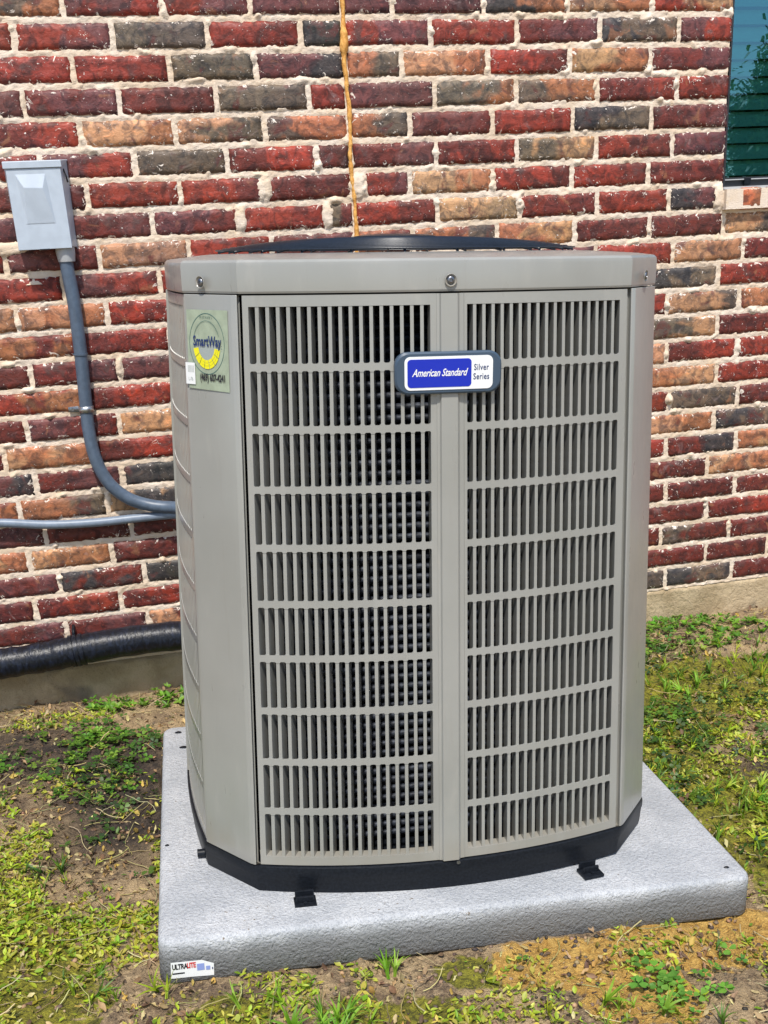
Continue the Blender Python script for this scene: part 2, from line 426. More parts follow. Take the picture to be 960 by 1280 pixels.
# ------------------------------------------------------------------ brick house wall
GZ = 0.128; H = 0.0794; L = 0.26; WX = 1.503; CX = 0.2852; JO = 0.0160
SILL_Z = GZ + 17 * H - 0.012; WIN_X1 = 2.42; WIN_TOP = 3.0
PAL = dict(R=(0.235, 0.030, 0.016), D=(0.125, 0.021, 0.015), P=(0.125, 0.038, 0.038), K=(0.050, 0.042, 0.044),
           B=(0.125, 0.092, 0.066), T=(0.42, 0.225, 0.12), O=(0.33, 0.125, 0.06))
wall = tag(empty('brick_wall', (0, 0, 0)), 'red and brown brick house wall with cream mortar behind the condenser', 'wall')

def brick_mesh(i):
    lx, lz = 0.2435, H - JO
    nx, nz = 18, 7
    sd = 100 + i * 7
    V = []
    for b in range(nz + 1):
        for a in range(nx + 1):
            u = a / nx * 2 - 1; v = b / nz * 2 - 1
            # rounded, worn outline
            ex = 1 - abs(u); ez = 1 - abs(v)
            x = u * lx / 2; z = v * lz / 2
            x += vnoise(v * 4.2 + 5, u * 3, sd) * 0.0026 * abs(u) ** 3
            z += vnoise(u * 9.0, v * 2 + 9, sd + 1) * 0.0022 * abs(v) ** 2
            d = min(ex * lx / 2, ez * lz / 2)
            y = -0.0055 * (1 - math.exp(-d / 0.0030)) + fbm(np.array(u * 2.6), np.array(v * 1.1), sd + 2, 3) * 0.0020
            V.append((x, float(y), z))
    F = [(b * (nx + 1) + a, b * (nx + 1) + a + 1, (b + 1) * (nx + 1) + a + 1, (b + 1) * (nx + 1) + a) for b in range(nz) for a in range(nx)]
    ring = [a for a in range(nx + 1)] + [b * (nx + 1) + nx for b in range(1, nz + 1)] + [nz * (nx + 1) + a for a in range(nx - 1, -1, -1)] + [b * (nx + 1) for b in range(nz - 1, 0, -1)]
    n0 = len(V)
    for r in ring: V.append((V[r][0], 0.035, V[r][2]))
    m = len(ring)
    for k in range(m): F.append((ring[k], n0 + k, n0 + (k + 1) % m, ring[(k + 1) % m]))
    me = bpy.data.meshes.new('brick'); me.from_pydata(V, [], F)
    me.polygons.foreach_set('use_smooth', [True] * len(F)); me.update(); me.materials.append(M['brick'])
    return me
brick_meshes = [brick_mesh(i) for i in range(26)]

def tint(c, r):
    k = 0.85 + 0.3 * r.random()
    return tuple(x * k * (0.94 + 0.12 * r.random()) for x in PAL[c])

def lay_brick(x0, x1, zc, cc, r, parent=wall):
    o = bpy.data.objects.new('brick', r.choice(brick_meshes)); col.objects.link(o); o.parent = parent
    wd = (x1 - x0)
    o.scale = (wd / 0.2435, 1, 1)
    o.location = ((x0 + x1) / 2, r.uniform(-0.0015, 0.0015), zc + r.uniform(-0.001, 0.001))
    o.rotation_euler = (0, r.uniform(-0.006, 0.006), 0)
    a, b = cc[0], cc[1]
    ca = tint(a, r); cb = tint(b, r)
    if a == b: cb = tuple(x * (0.7 + 0.2 * r.random()) for x in ca)
    o.color = (*ca, 1); o['tint'] = [float(x) for x in cb]
    return o

r_ = random.Random(11)
joints = {}         # row -> joint positions for the mortar mask
plain_bricks = []   # far bricks outside the picture
for r in range(-9, 24):
    zc = GZ + H * (23.5 - r)
    if r in ROWS:
        xs, cs = ROWS[r]; cs = cs.split()
    elif r < 0:
        off = 0 if r % 2 == 0 else 0.13
        xs = [CX - off - L * k for k in range(4, 0, -1)] + [CX] + [CX + (0.15 if r % 2 == 0 else 0.26) + L * k for k in range(5)]
        xs = [x for x in xs if x < WX - 0.06] + [WX]
        cs = [r_.choice(['DD', 'RR', 'PD', 'BB', 'TO', 'DR']) for _ in range(len(xs) - 1)]
    left = []; x = xs[0]
    while x > -3.6: left.append((x - L, x)); x -= L
    right = []
    x = xs[-1]
    if r >= 7:
        while x < 4: right.append((x, x + L)); x += L
    else:
        x = WIN_X1
        while x < 4: right.append((x, x + L)); x += L
    joints[r] = [a for a, b in left] + list(xs) + [b for a, b in right] + ([WIN_X1] if r < 7 else [])
    for k in range(len(xs) - 1):
        if cs[k] == '--': continue
        a, b = xs[k] + JO * 0.46, xs[k + 1] - JO * 0.46
        if abs(xs[k + 1] - WX) < 1e-6 and r < 7: b = WX - 0.0005
        if abs(xs[k + 1] - CX) < 1e-6: b = CX - 0.007
        if abs(xs[k] - CX) < 1e-6: a = CX + 0.007
        if r < -2: plain_bricks.append((a, b, zc)); continue
        if r == 7 and xs[k + 1] > WX - 0.01: b = 1.478
        lay_brick(a, b, zc, cs[k], r_)
    if r == 7: right = [(a, b) for a, b in right if a > WIN_X1]
    for a, b in left + right:
        plain_bricks.append((a + JO / 2, b - JO / 2, zc))
# rowlock sill bricks under the window, standing proud of the wall
sill_edges = [(1.560, 1.628), (1.650, 1.722)] + [(1.744 + 0.09 * k, 1.744 + 0.09 * k + 0.072) for k in range(8)]
for k, (a, b) in enumerate(sill_edges):
    o = lay_brick(a, b, SILL_Z - 0.036, ['OO', 'RO', 'BB', 'OO', 'RR'][k % 5], r_)
    o.location.y = -0.022; o.rotation_euler = (R(3), 0, 0)
    o.color = (0.46, 0.13, 0.06, 1) if k == 0 else o.color
mb = MB()
for a, b, z in plain_bricks: mb.box(a, b, -0.004, 0.035, z - (H - JO) / 2, z + (H - JO) / 2)
o = mb.build('outlying_bricks', None, wall); o.data.materials.append(M['brick']); tag(o, kind='stuff')
o.color = (*PAL['D'], 1); o['tint'] = [0.22, 0.04, 0.03]

# mortar: a rough bed that swells over the brick edges, with the squeezed-out ridges of the photograph
def mortar_sheet(x0, x1, z0, z1, st):
    nx = int((x1 - x0) / st) + 1; nz = int((z1 - z0) / st) + 1
    X, Z = np.meshgrid(np.linspace(x0, x1, nx), np.linspace(z0, z1, nz))
    t = (Z - GZ) / H; dz = np.abs(t - np.round(t)) * H
    rowi = 23 - np.floor(t).astype(int)
    dx = np.full(X.shape, 9.0)
    for r, js in joints.items():
        m_ = rowi == r
        if not m_.any(): continue
        j = np.array(sorted(js)); xx = X[m_]; k = np.clip(np.searchsorted(j, xx), 1, len(j) - 1)
        dx[m_] = np.minimum(np.abs(xx - j[k - 1]), np.abs(xx - j[k]))
    dist = np.minimum(dz, dx)
    n1 = fbm(X * 95, Z * 130, 5, 3); n2 = fbm(X * 14, Z * 16, 9, 2); n3 = vnoise(X * 260, Z * 300, 3)
    hgt = -0.0012 + 0.0032 * n1 + 0.0018 * n2 + 0.0010 * n3
    # weeping bead along the middle of the joint
    hgt = hgt + 0.0010 * np.exp(-(dist / 0.006) ** 2)
    # fat smears where the trowel buttered over the faces
    sm = np.clip(fbm(X * 22, Z * 26, 31, 3) - 0.36, 0, 1) * 0.035 * np.clip(1 - dist / 0.03, 0, 1)
    Y = -(hgt + sm) * np.clip(1.25 - dist / 0.030, 0.2, 1) + np.clip(dist - 0.008, 0, 0.02) * 0.22
    for (sx, sz, rx, rz) in ((0.302, GZ + 17.5 * H, 0.016, 0.034), (0.022, GZ + 17.55 * H, 0.024, 0.034), (0.205, GZ + 16.5 * H, 0.016, 0.034), (1.492, GZ + 16.5 * H, 0.028, 0.036), (-0.056, GZ + 16.5 * H, 0.015, 0.036),
                             (-0.71, GZ + 15.9 * H, 0.05, 0.018), (-0.66, GZ + 14.6 * H, 0.03, 0.016), (1.53, GZ + 16.4 * H, 0.03, 0.035)):
        g = ((X - sx) / rx) ** 2 + ((Z - sz) / rz) ** 2 + n1 * 0.5
        Y = np.where(g < 1.2, np.minimum(Y, -0.0075 * np.clip(1.35 - g, 0, 1) - 0.002 + 0.0015 * n1), Y)
    V = np.stack([X, Y, Z], -1).reshape(-1, 3)
    keep = (dist < 0.030)
    for (sx, sz, rx, rz) in ((0.302, 0, 9, 9),): pass
    keep &= ~((X > WX - 0.0015) & (X < WIN_X1) & (Z > SILL_Z - 0.001))
    i = np.arange(nx * nz).reshape(nz, nx)
    kq = keep[:-1, :-1] & keep[1:, :-1] & keep[:-1, 1:] & keep[1:, 1:]
    F = np.stack([i[:-1, :-1], i[:-1, 1:], i[1:, 1:], i[1:, :-1]], -1)[kq]
    return V, F
V, F = mortar_sheet(-1.25, 2.1, GZ - 0.004, GZ + 25.2 * H, 0.0042)
used = np.unique(F); mp = np.zeros(len(V), int); mp[used] = np.arange(len(used))
quick_mesh('mortar', V[used], mp[F], 4, M['mortar'], wall, smooth=True)
mb = MB()
mb.box(-3.6, -1.25, 0.0, 0.03, GZ, GZ + 33 * H); mb.box(2.1, 4.2, 0.0, 0.03, GZ, SILL_Z)
mb.box(-1.25, WX - 0.001, 0.0, 0.03, GZ + 25.2 * H, GZ + 33 * H); mb.box(WIN_X1, 4.2, 0.0, 0.03, SILL_Z, GZ + 33 * H)
mb.box(-3.6, WX, 0.0302, 0.25, GZ, GZ + 33 * H); mb.box(WX, WIN_X1, 0.0302, 0.25, GZ, SILL_Z - 0.004); mb.box(WIN_X1, 4.2, 0.0302, 0.25, GZ, GZ + 33 * H)
mb.box(WX, WIN_X1, -0.026, 0.029, SILL_Z - 0.066, SILL_Z - 0.006)
mb.build('mortar_backing', M['mortar'], wall)
# concrete footing edge under the bricks
xs = np.linspace(-3.6, 4.2, 520); zs = np.linspace(-0.35, GZ - 0.003, 60)
X, Z = np.meshgrid(xs, zs)
Y = -0.004 - 0.004 * fbm(X * 9, Z * 11, 44, 3) - 0.0015 * fbm(X * 60, Z * 60, 45, 2) + 0.02 * np.clip((Z - (GZ - 0.012)) / 0.012, 0, 1) ** 2
n = X.shape; i = np.arange(X.size).reshape(n)
F = np.stack([i[:-1, :-1], i[:-1, 1:], i[1:, 1:], i[1:, :-1]], -1).reshape(-1, 4)
quick_mesh('concrete_footing', np.stack([X, Y, Z], -1).reshape(-1, 3), F, 4, M['concrete'], wall, smooth=True)
# orange sealant in the movement joint
pts = []; zz = GZ + 12.5 * H
while zz < GZ + 26 * H:
    k = (zz - GZ) / H
    pts.append((CX + 0.0025 * math.sin(zz * 23) + 0.002 * float(vnoise(zz * 30, 0, 3)), -0.0025, zz)); zz += 0.006
def sealr(t, i):
    z = pts[i][2]
    fat = 0.006 * max(0, 1 - abs(z - (GZ + 22.2 * H)) / 0.06)
    return 0.0062 + 0.0025 * float(fbm(np.array(z * 70), np.array(0.0), 8, 3)) + fat
Vt, Ft = tube(pts, 0.008, 10, radf=sealr)
mesh('joint_sealant', Vt, Ft, M['foam'], wall, True)

# window set back in the wall: frame, glass, blind
win = empty('window', (0, 0, 0)); win.parent = wall
mb = MB()
mb.box(WX, WX + 0.006, 0.0, 0.05, SILL_Z - 0.003, WIN_TOP)
mb.box(WX + 0.0062, WIN_X1, 0.018, 0.05, SILL_Z + 0.002, SILL_Z + 0.030)
mb.box(WIN_X1 - 0.03, WIN_X1, 0.018, 0.05, SILL_Z + 0.031, WIN_TOP)
mb.build('window_frame', M['frame'], win)
mb = MB().box(WX + 0.0062, WIN_X1, 0.010, 0.0178, SILL_Z + 0.0215, SILL_Z + 0.0245)
mb.build('frame_ridge', M['fitting'], win)
mb = MB().box(1.583, 1.606, 0.006, 0.0175, SILL_Z + 0.006, SILL_Z + 0.026)
bevel(mb.build('window_latch', M['black'], win), 0.001)
mb = MB().box(WX - 0.004, WIN_X1, -0.012, 0.0176, SILL_Z - 0.0055, SILL_Z + 0.0015)
mb.build('sill_strip', M['fitting'], win)
mesh('window_pane', [(WX + 0.006, 0.03, SILL_Z + 0.03), (WIN_X1 - 0.03, 0.03, SILL_Z + 0.03), (WIN_X1 - 0.03, 0.03, WIN_TOP), (WX + 0.006, 0.03, WIN_TOP)], [(0, 1, 2, 3)], M['glass'], win)
P_ = 0.0478
slat_me = None
for k in range(int((WIN_TOP - SILL_Z - 0.05) / P_)):
    z = SILL_Z + 0.036 + k * P_
    if slat_me is None:
        V = []; F = []
        for a in range(7):
            t = a / 6; yy = 0.035 + 0.034 * t + 0.004 * math.sin(math.pi * t); zz = t * (P_ - 0.0028)
            for xx in (WX + 0.012, WIN_X1 - 0.036):
                V += [(xx, yy, zz), (xx, yy + 0.0022, zz)]
        for a in range(6):
            b = a * 4; F += [(b, b + 2, b + 6, b + 4), (b + 1, b + 5, b + 7, b + 3)]
        F += [(0, 1, 3, 2), (24, 26, 27, 25)]
        for a in range(6):
            b = a * 4; F += [(b, b + 4, b + 5, b + 1), (b + 2, b + 3, b + 7, b + 6)]
        o = mesh('blind_slat', V, F, M['slat'], win, True, 50); slat_me = o.data
    else:
        o = link('blind_slat', slat_me, None, win)
    o.location = (0, 0, z)
MB().box(WX, WIN_X1, 0.12, 0.2, SILL_Z, WIN_TOP).build('blind_backing', M['frame'], win)
# ------------------------------------------------------------------ concrete-look equipment pad
Mp = Matrix(((0.9975579, 0.0452766, 0.0531814), (-0.0454416, 0.9989652, 0.0018971), (-0.0530405, -0.0043091, 0.9985831))).to_4x4()
PO = (0.0990, -1.6525, 0.0952)
PW, PD, PT = 1.2420, 1.0360, 0.0960
pad = tag(empty('equipment_pad', PO, Mp), 'light grey textured square equipment pad lying on the ground under the condenser', 'pad')
# slab: rounded-corner outline swept through an edge profile
def round_rect(x0, x1, y0, y1, r, n=6):
    o = []
    for cx, cy, a0 in ((x1 - r, y0 + r, -90), (x1 - r, y1 - r, 0), (x0 + r, y1 - r, 90), (x0 + r, y0 + r, 180)):
        for k in range(n + 1):
            a = R(a0 + 90 * k / n); o.append((cx + r * math.cos(a), cy + r * math.sin(a)))
    return o
V = []; rings = []
prof = [(-PT, 0.004), (-PT + 0.004, 0.0), (-0.05, 0.0015), (-0.014, 0.0022), (-0.007, 0.0042), (-0.003, 0.008), (-0.0008, 0.013), (0, 0.020), (0, 0.10)]
for z, ins in prof:
    rr = round_rect(-PW / 2 + ins, PW / 2 - ins, ins, PD - ins, max(0.03 - ins * 0.3, 0.012))
    rings.append(len(V)); V += [(x, y, z) for x, y in rr]
n = len(rr); F = []
for a in range(len(prof) - 1):
    for k in range(n):
        F.append((rings[a] + k, rings[a] + (k + 1) % n, rings[a + 1] + (k + 1) % n, rings[a + 1] + k))
F.append(tuple(rings[-1] + k for k in range(n))); F.append(tuple(rings[0] + k for k in range(n))[::-1])
mesh('slab', V, F, M['pad'], pad, True, 60)
# raised, flat corner land at the back left
def hole_disc_geometry(x, y, s=0.008):
    Vh, Fh = [], []
    for k in range(10):
        a = 2 * math.pi * k / 10; Vh += [(x + s * math.cos(a), y + s * 0.7 * math.sin(a), 0.0006), (x + s * 0.6 * math.cos(a), y + s * 0.4 * math.sin(a), 0.0026)]
    for k in range(10): j = (k + 1) % 10; Fh.append((2 * k, 2 * j, 2 * j + 1, 2 * k + 1))
    Fh.append(tuple(2 * k + 1 for k in range(10)))
    return Vh, Fh
padw = lambda x, y: (x, y)
for x, y, s in ((-0.577, 0.985, 0.010), (-0.563, 0.885, 0.012), (0.577, 0.045, 0.006), (-0.603, 0.37, 0.005)):
    Vh, Fh = hole_disc_geometry(x, y, s); mesh('dark_hole_disc', Vh, Fh, M['black'], pad)  # black discs stand in for the dark inside the pad's holes

# ------------------------------------------------------------------ flat print helpers
def text_mesh(name, body, size, mat, parent, mtx, bold=0.0, shear=0.0, sx=1.0, spacing=1.0, align='CENTER', ext=0.0):
    cu = bpy.data.curves.new(name, 'FONT'); cu.body = body; cu.size = size; cu.shear = shear; cu.offset = bold
    cu.align_x = align; cu.align_y = 'CENTER'; cu.space_character = spacing; cu.extrude = ext; cu.resolution_u = 3
    t = bpy.data.objects.new(name, cu); col.objects.link(t)
    bpy.context.view_layer.update()
    me = bpy.data.meshes.new_from_object(t.evaluated_get(bpy.context.evaluated_depsgraph_get()))
    bpy.data.objects.remove(t)
    for v in me.vertices: v.co.x *= sx
    me.materials.clear(); me.materials.append(mat)
    o = link(name, me, None, parent); o.matrix_local = mtx
    return o

def plane_mtx(o, xdir, zdir):
    x = Vector(xdir).normalized(); z = Vector(zdir).normalized(); y = z.cross(x)
    return Matrix(((x.x, y.x, z.x, o[0]), (x.y, y.y, z.y, o[1]), (x.z, y.z, z.z, o[2]), (0, 0, 0, 1)))

def flat(name, poly, mat, parent, mtx, z=0.0):
    o = mesh(name, [(x, y, z) for x, y in poly], [tuple(range(len(poly)))], mat, parent); o.matrix_local = mtx; return o

def rrect(x0, x1, y0, y1, r, n=5):
    return round_rect(x0, x1, y0, y1, r, n)

# pad sticker on the front face, lower left
sm = plane_mtx((0, 0, 0), (1, 0, 0), (0, -1, 0))
stk = mesh('pad_sticker', [(-0.597, -0.0004, -0.0445), (-0.538, -0.0004, -0.0455), (-0.5155, -0.0004, -0.056), (-0.5165, -0.0004, -0.0835), (-0.56, -0.0004, -0.0815), (-0.5985, -0.0004, -0.081)],
           [(5, 4, 3, 2, 1, 0)][0:1], M['white'], pad)
stk.location.y = -0.0012
text_mesh('print', 'ULTRA', 0.0165, M['ink'], stk, plane_mtx((-0.5805, -0.0012, -0.0555), (1, 0, 0), (0, -1, 0)), bold=0.0006, sx=0.62, spacing=0.9)
text_mesh('print', 'LITE', 0.0165, M['red'], stk, plane_mtx((-0.5585, -0.0012, -0.0550), (1, 0, 0), (0, -1, 0)), bold=0.0006, sx=0.62, spacing=0.9)
flat('print', [(-0.5955, -0.0685), (-0.572, -0.0685), (-0.572, -0.0715), (-0.5955, -0.0715)], M['ink'], stk, plane_mtx((0, -0.0012, 0), (1, 0, 0), (0, -1, 0)))
flat('print', [(-0.548, -0.053), (-0.534, -0.053), (-0.534, -0.068), (-0.548, -0.068)], M['lilac'], stk, plane_mtx((0, -0.0012, 0), (1, 0, 0), (0, -1, 0)))
flat('print', [(-0.531, -0.060), (-0.523, -0.060), (-0.523, -0.069), (-0.531, -0.069)], M['lilac'], stk, plane_mtx((0, -0.0012, 0), (1, 0, 0), (0, -1, 0)))
flat('print', [(-0.5195, -0.064), (-0.5175, -0.064), (-0.5175, -0.069), (-0.5195, -0.069)], M['navy'], stk, plane_mtx((0, -0.0012, 0), (1, 0, 0), (0, -1, 0)))

# ------------------------------------------------------------------ the condenser
Mu = Matrix(((0.9974917, 0.0582376, 0.0402319), (-0.0582073, 0.9983027, -0.0019249), (-0.0402757, -0.0004217, 0.9991885))).to_4x4()
UO = (0.1090656, -1.016929, 0.0938477)
A, Bh, BOW, AS = 0.3717, 0.4699, 0.0555, 0.354
Hb, Ht, TP = 0.0673, 1.1752, 0.088
unit = tag(empty('air_conditioner', UO, Mu), 'tall grey louvered outdoor air conditioner condenser with black base and blue brand badge', 'air conditioner')

def kz(z):
    t = min(1, max(0, (z - Hb) / (Ht - Hb)))
    return 1 + TP / 2 - TP * t
SIDES = {'front': ((0, -1), (1, 0), A, BOW), 'right': ((1, 0), (0, 1), AS, 0.036), 'back': ((0, 1), (-1, 0), A, 0.036), 'left': ((-1, 0), (0, -1), AS, 0.036)}
def surf(side, s, z, d):
    """s along the panel, z up, d inwards"""
    o, t, a, bow = SIDES[side]
    off = Bh + bow * (1 - (s / a) ** 2)
    k = kz(z); q = off * k - d
    return (o[0] * q + t[0] * s * k, o[1] * q + t[1] * s * k, z)

def strip(side, s0, s1, z0, z1, d0, d1, ns=1, nz=1, mb=None, skew=None):
    mb = mb or MB(); V = []; F = []
    sk = skew or 0.0
    ss = [s0 + (s1 - s0) * i / ns for i in range(ns + 1)]; zs = [z0 + (z1 - z0) * i / nz for i in range(nz + 1)]
    def idx(i, j, l): return (l * (nz + 1) + j) * (ns + 1) + i
    for l, d in enumerate((d0, d1)):
        for z in zs:
            for s in ss: V.append(surf(side, s + (sk if l else 0), z, d))
    for j in range(nz):
        for i in range(ns):
            F.append((idx(i, j, 0), idx(i + 1, j, 0), idx(i + 1, j + 1, 0), idx(i, j + 1, 0)))
            F.append((idx(i, j, 1), idx(i, j + 1, 1), idx(i + 1, j + 1, 1), idx(i + 1, j, 1)))
        F.append((idx(0, j, 0), idx(0, j + 1, 0), idx(0, j + 1, 1), idx(0, j, 1)))
        F.append((idx(ns, j, 0), idx(ns, j, 1), idx(ns, j + 1, 1), idx(ns, j + 1, 0)))
    for i in range(ns):
        F.append((idx(i, 0, 0), idx(i, 0, 1), idx(i + 1, 0, 1), idx(i + 1, 0, 0)))
        F.append((idx(i, nz, 0), idx(i + 1, nz, 0), idx(i + 1, nz, 1), idx(i, nz, 1)))
    return mb.add(V, F)

NROW, NCOL = 10, 18
def louver_half(side, s0, s1, l0, l1):
    """one louvered half panel between s0 and s1 with slots from l0 to l1"""
    zt, zb = Ht - 0.0045, Hb + 0.002
    mt, mbm = 0.0185, 0.0190
    top, bot = zt - mt, zb + mbm
    bar = 0.0122; DEP = 0.030
    pz = (top - bot + bar) / NROW; pc = (l1 - l0) / (NCOL - 0.345); sw = pc * 0.345
    fr = strip(side, s0, s1, top, zt, 0.0, 0.024, 10, 1)
    strip(side, s0, s1, zb, bot, 0.0, 0.024, 10, 1, fr)
    strip(side, s0, l0, bot, top, 0.0, 0.030, 1, 4, fr, 0.0125 if (side == 'front' and s0 < 0) else 0.0)
    strip(side, l1, s1, bot, top, 0.0, 0.024, 1, 4, fr)
    # return flanges round the edge of the panel
    f = fr.build('louver_panel', M['cabinet'], unit, True, 30)
    for c in range(1, NCOL):
        sc = l0 + c * pc - sw / 2
        strip(side, sc - sw / 2, sc + sw / 2, bot, top, 0.0008, DEP, 1, 3, None, (0.0125 - 0.0065 * c / NCOL) if (side == 'front' and s0 < 0) else 0.0).build('slat', M['cabinet'], f, True, 30)
    for r in range(1, NROW):
        zc = top - r * pz + bar / 2 - (pz - bar) * 0 
        zc = top - r * pz + bar / 2
        # crossbar whose edges flare into small fillets at every slot corner
        ss = []; hw = []
        rad = 0.0026
        for c in range(NCOL):
            a = l0 + c * pc; b = a + pc - sw
            for q, e in ((a, rad), (a + rad * 0.35, rad * 0.42), (a + rad, 0.0), (b - rad, 0.0), (b - rad * 0.35, rad * 0.42), (b, rad)):
                ss.append(q); hw.append(bar / 2 + e)
        V = []; n = len(ss)
        for d in (0.0, 0.0045 if side == 'front' else 0.0012):
            for sg in (-1, 1):
                for q, h in zip(ss, hw): V.append(surf(side, q, zc + sg * h, d))
        F = []
        for i in range(n - 1):
            F += [(i, i + 1, n + i + 1, n + i), (i, 2 * n + i, 2 * n + i + 1, i + 1), (n + i, n + i + 1, 3 * n + i + 1, 3 * n + i)]
        mesh('crossbar', V, F, M['cabinet'], f)
    return f

louver_half('front', -0.3665, -0.0200, -0.3560, -0.0310)
louver_half('front', 0.0320, 0.3665, 0.0375, 0.3500)
for sd in ('left', 'right'):
    louver_half(sd, -0.349, -0.026, -0.338, -0.036)
    louver_half(sd, 0.026, 0.349, 0.036, 0.338)
    strip(sd, -0.026, 0.026, Hb + 0.002, Ht - 0.0045, -0.004, 0.024, 2, 4).build('centre_rib', M['cabinet'], unit, True, 30)
strip('back', -0.366, 0.366, Hb + 0.002, Ht - 0.0045, 0.0, 0.02, 10, 4).build('rear_panel', M['cabinet'], unit, True, 30)
# centre rib of the front: raised flat with two bevelled flanks
V = []; F = []
prof = [(-0.0200, 0.006), (-0.0200, -0.001), (-0.0145, -0.0015), (-0.0125, -0.0075), (0.0185, -0.0075), (0.0225, -0.0015), (0.0320, -0.0005), (0.0320, 0.006)]
zs = [Hb + 0.002 + (Ht - 0.0045 - Hb - 0.002) * i / 6 for i in range(7)]
for z in zs:
    for s, d in prof: V.append(surf('front', s, z, d))
n = len(prof)
for j in range(6):
    for i in range(n - 1): F.append((j * n + i, j * n + i + 1, (j + 1) * n + i + 1, (j + 1) * n + i))
bevel(mesh('centre_rib', V, F, M['cabinet'], unit), 0.0012, 2, 20)

# corner posts
def post(sx, sy):
    a, b, c = A + 0.0035, Bh, AS + 0.0035
    o = [(a, b - 0.024), (a, b + 0.0005), (a + 0.003, b + 0.0002), (a + 0.0115, b - 0.0065), (b - 0.0045, c + 0.0095), (b, c + 0.003), (b - 0.0002, c), (b - 0.024, c - 0.0)]
    inn = [(x - 0.008, y - 0.008) for x, y in o[2:6]]
    pl = o + [(b - 0.024, c + 0.010)] + inn[::-1] + [(a + 0.010, b - 0.024)]
    V = []; zs = [Hb + 0.001, Hb + 0.025, (Hb + Ht) / 2, Ht - 0.0035]
    for z in zs:
        k = kz(z)
        for x, y in pl: V.append((sx * x * k, sy * y * k, z))
    n = len(pl); F = []
    for j in range(len(zs) - 1):
        for i in range(n):
            q = (j * n + i, j * n + (i + 1) % n, (j + 1) * n + (i + 1) % n, (j + 1) * n + i)
            F.append(q if sx * sy > 0 else q[::-1])
    q = tuple(range(n)); F.append(q[::-1] if sx * sy > 0 else q); q = tuple((len(zs) - 1) * n + i for i in range(n)); F.append(q if sx * sy > 0 else q[::-1])
    bevel(mesh('corner_post', V, F, M['cabinet'], unit, True, 40), 0.0018, 3, 12)
for sx in (-1, 1):
    for sy in (-1, 1): post(sx, sy)

# plan outline of the cabinet
def outline(k=1.0, add=0.0):
    P = []
    for side in ('front', 'right', 'back', 'left'):
        o, t, a, bow = SIDES[side]
        for i in range(17):
            s = -a + 2 * a * i / 16; q = Bh + bow * (1 - (s / a) ** 2)
            P.append((o[0] * q + t[0] * s, o[1] * q + t[1] * s))
    n = len(P); out = []
    for i in range(n):
        p = Vector(P[i]); t1 = (Vector(P[(i + 1) % n]) - Vector(P[i - 1])).normalized(); nn = Vector((t1.y, -t1.x))
        out.append((p.x * k + nn.x * add, p.y * k + nn.y * add))
    return out
def sweep(name, prof, mat, cap_bot=False, cap_top=False, ang=35, parent=unit):
    V = []; F = []
    for z, k, add in prof: V += [(x, y, z) for x, y in outline(k, add)]
    n = len(outline())
    for a in range(len(prof) - 1):
        for i in range(n): F.append((a * n + i, a * n + (i + 1) % n, (a + 1) * n + (i + 1) % n, (a + 1) * n + i))
    if cap_bot: F.append(tuple(range(n))[::-1])
    if cap_top: F.append(tuple((len(prof) - 1) * n + i for i in range(n)))
    return mesh(name, V, F, mat, parent, True, ang)
kb = kz(Hb); kt = kz(Ht)
sweep('base_pan', [(0.0, kb, -0.004), (0.003, kb, 0.001), (0.040, kb, 0.0035), (0.043, kb, 0.0050), (0.058, kb, 0.0052), (Hb - 0.003, kb, 0.0040), (Hb - 0.001, kb, 0.000), (Hb - 0.001, kb, -0.03)], M['black'], True, True)
# inner box, so that one looks at dark coil and not through the cabinet
# coil: stacked turns of spiny tube just behind the louvers
def inner_loop(z, ins, n=72):
    P = []
    for i in range(n):
        a = 2 * math.pi * i / n; c, s = math.cos(a), math.sin(a)
        rr = (abs(c) ** 5 + abs(s) ** 5) ** (-1 / 5)
        rad = (Bh + 0.012 - ins) * kz(z) * rr
        P.append((rad * c, rad * s, z))
    return P
V = []; F = []
z = Hb + 0.02; nt_ = 0
lastP = None
while z < Ht - 0.02:
    P = inner_loop(z, 0.054, 110)
    v, f = tube(P, 0.0085, 6, True, radf=lambda t, i: 0.0085 if i % 2 else 0.0062)
    n0 = len(V); V += [tuple(q) for q in v]; F += [tuple(a + n0 for a in q) for q in f]
    z += 0.0205
mesh('condenser_coil', V, F, M['coil'], unit, True)
V = [p for zz in (Hb, Ht) for p in inner_loop(zz, 0.072, 48)]
mesh('coil_backing', V, [(i, (i + 1) % 48, 48 + (i + 1) % 48, 48 + i) for i in range(48)], M['dark'], unit)

# top cover: skirt, rounded shoulder, gentle rise to the round fan opening
c0 = sweep('top_cover', [(Ht - 0.0015, kt, -0.010), (Ht - 0.0015, kt, 0.0015), (Ht + 0.002, kt, 0.0028), (Ht + 0.043, kt, 0.0028), (Ht + 0.049, kt, 0.0015), (Ht + 0.053, kt, -0.003), (Ht + 0.0545, kt, -0.011), (Ht + 0.0575, kt, -0.040)], M['cabinet'], ang=16)
out0 = outline(kt, -0.040); n = len(out0); V = []; F = []
steps = 6; RO = 0.372
for j in range(steps + 1):
    t = j / steps
    for x, y in out0:
        a = math.atan2(y, x); cx, cy = RO * math.cos(a), RO * math.sin(a)
        V.append((x + (cx - x) * t, y + (cy - y) * t, Ht + 0.0575 + 0.006 * math.sin(t * math.pi / 2)))
for j in range(steps):
    for i in range(n): F.append((j * n + i, j * n + (i + 1) % n, (j + 1) * n + (i + 1) % n, (j + 1) * n + i))
for i in range(n):
    a = math.atan2(out0[i][1], out0[i][0]); V.append(((RO - 0.006) * math.cos(a), (RO - 0.006) * math.sin(a), Ht + 0.05))
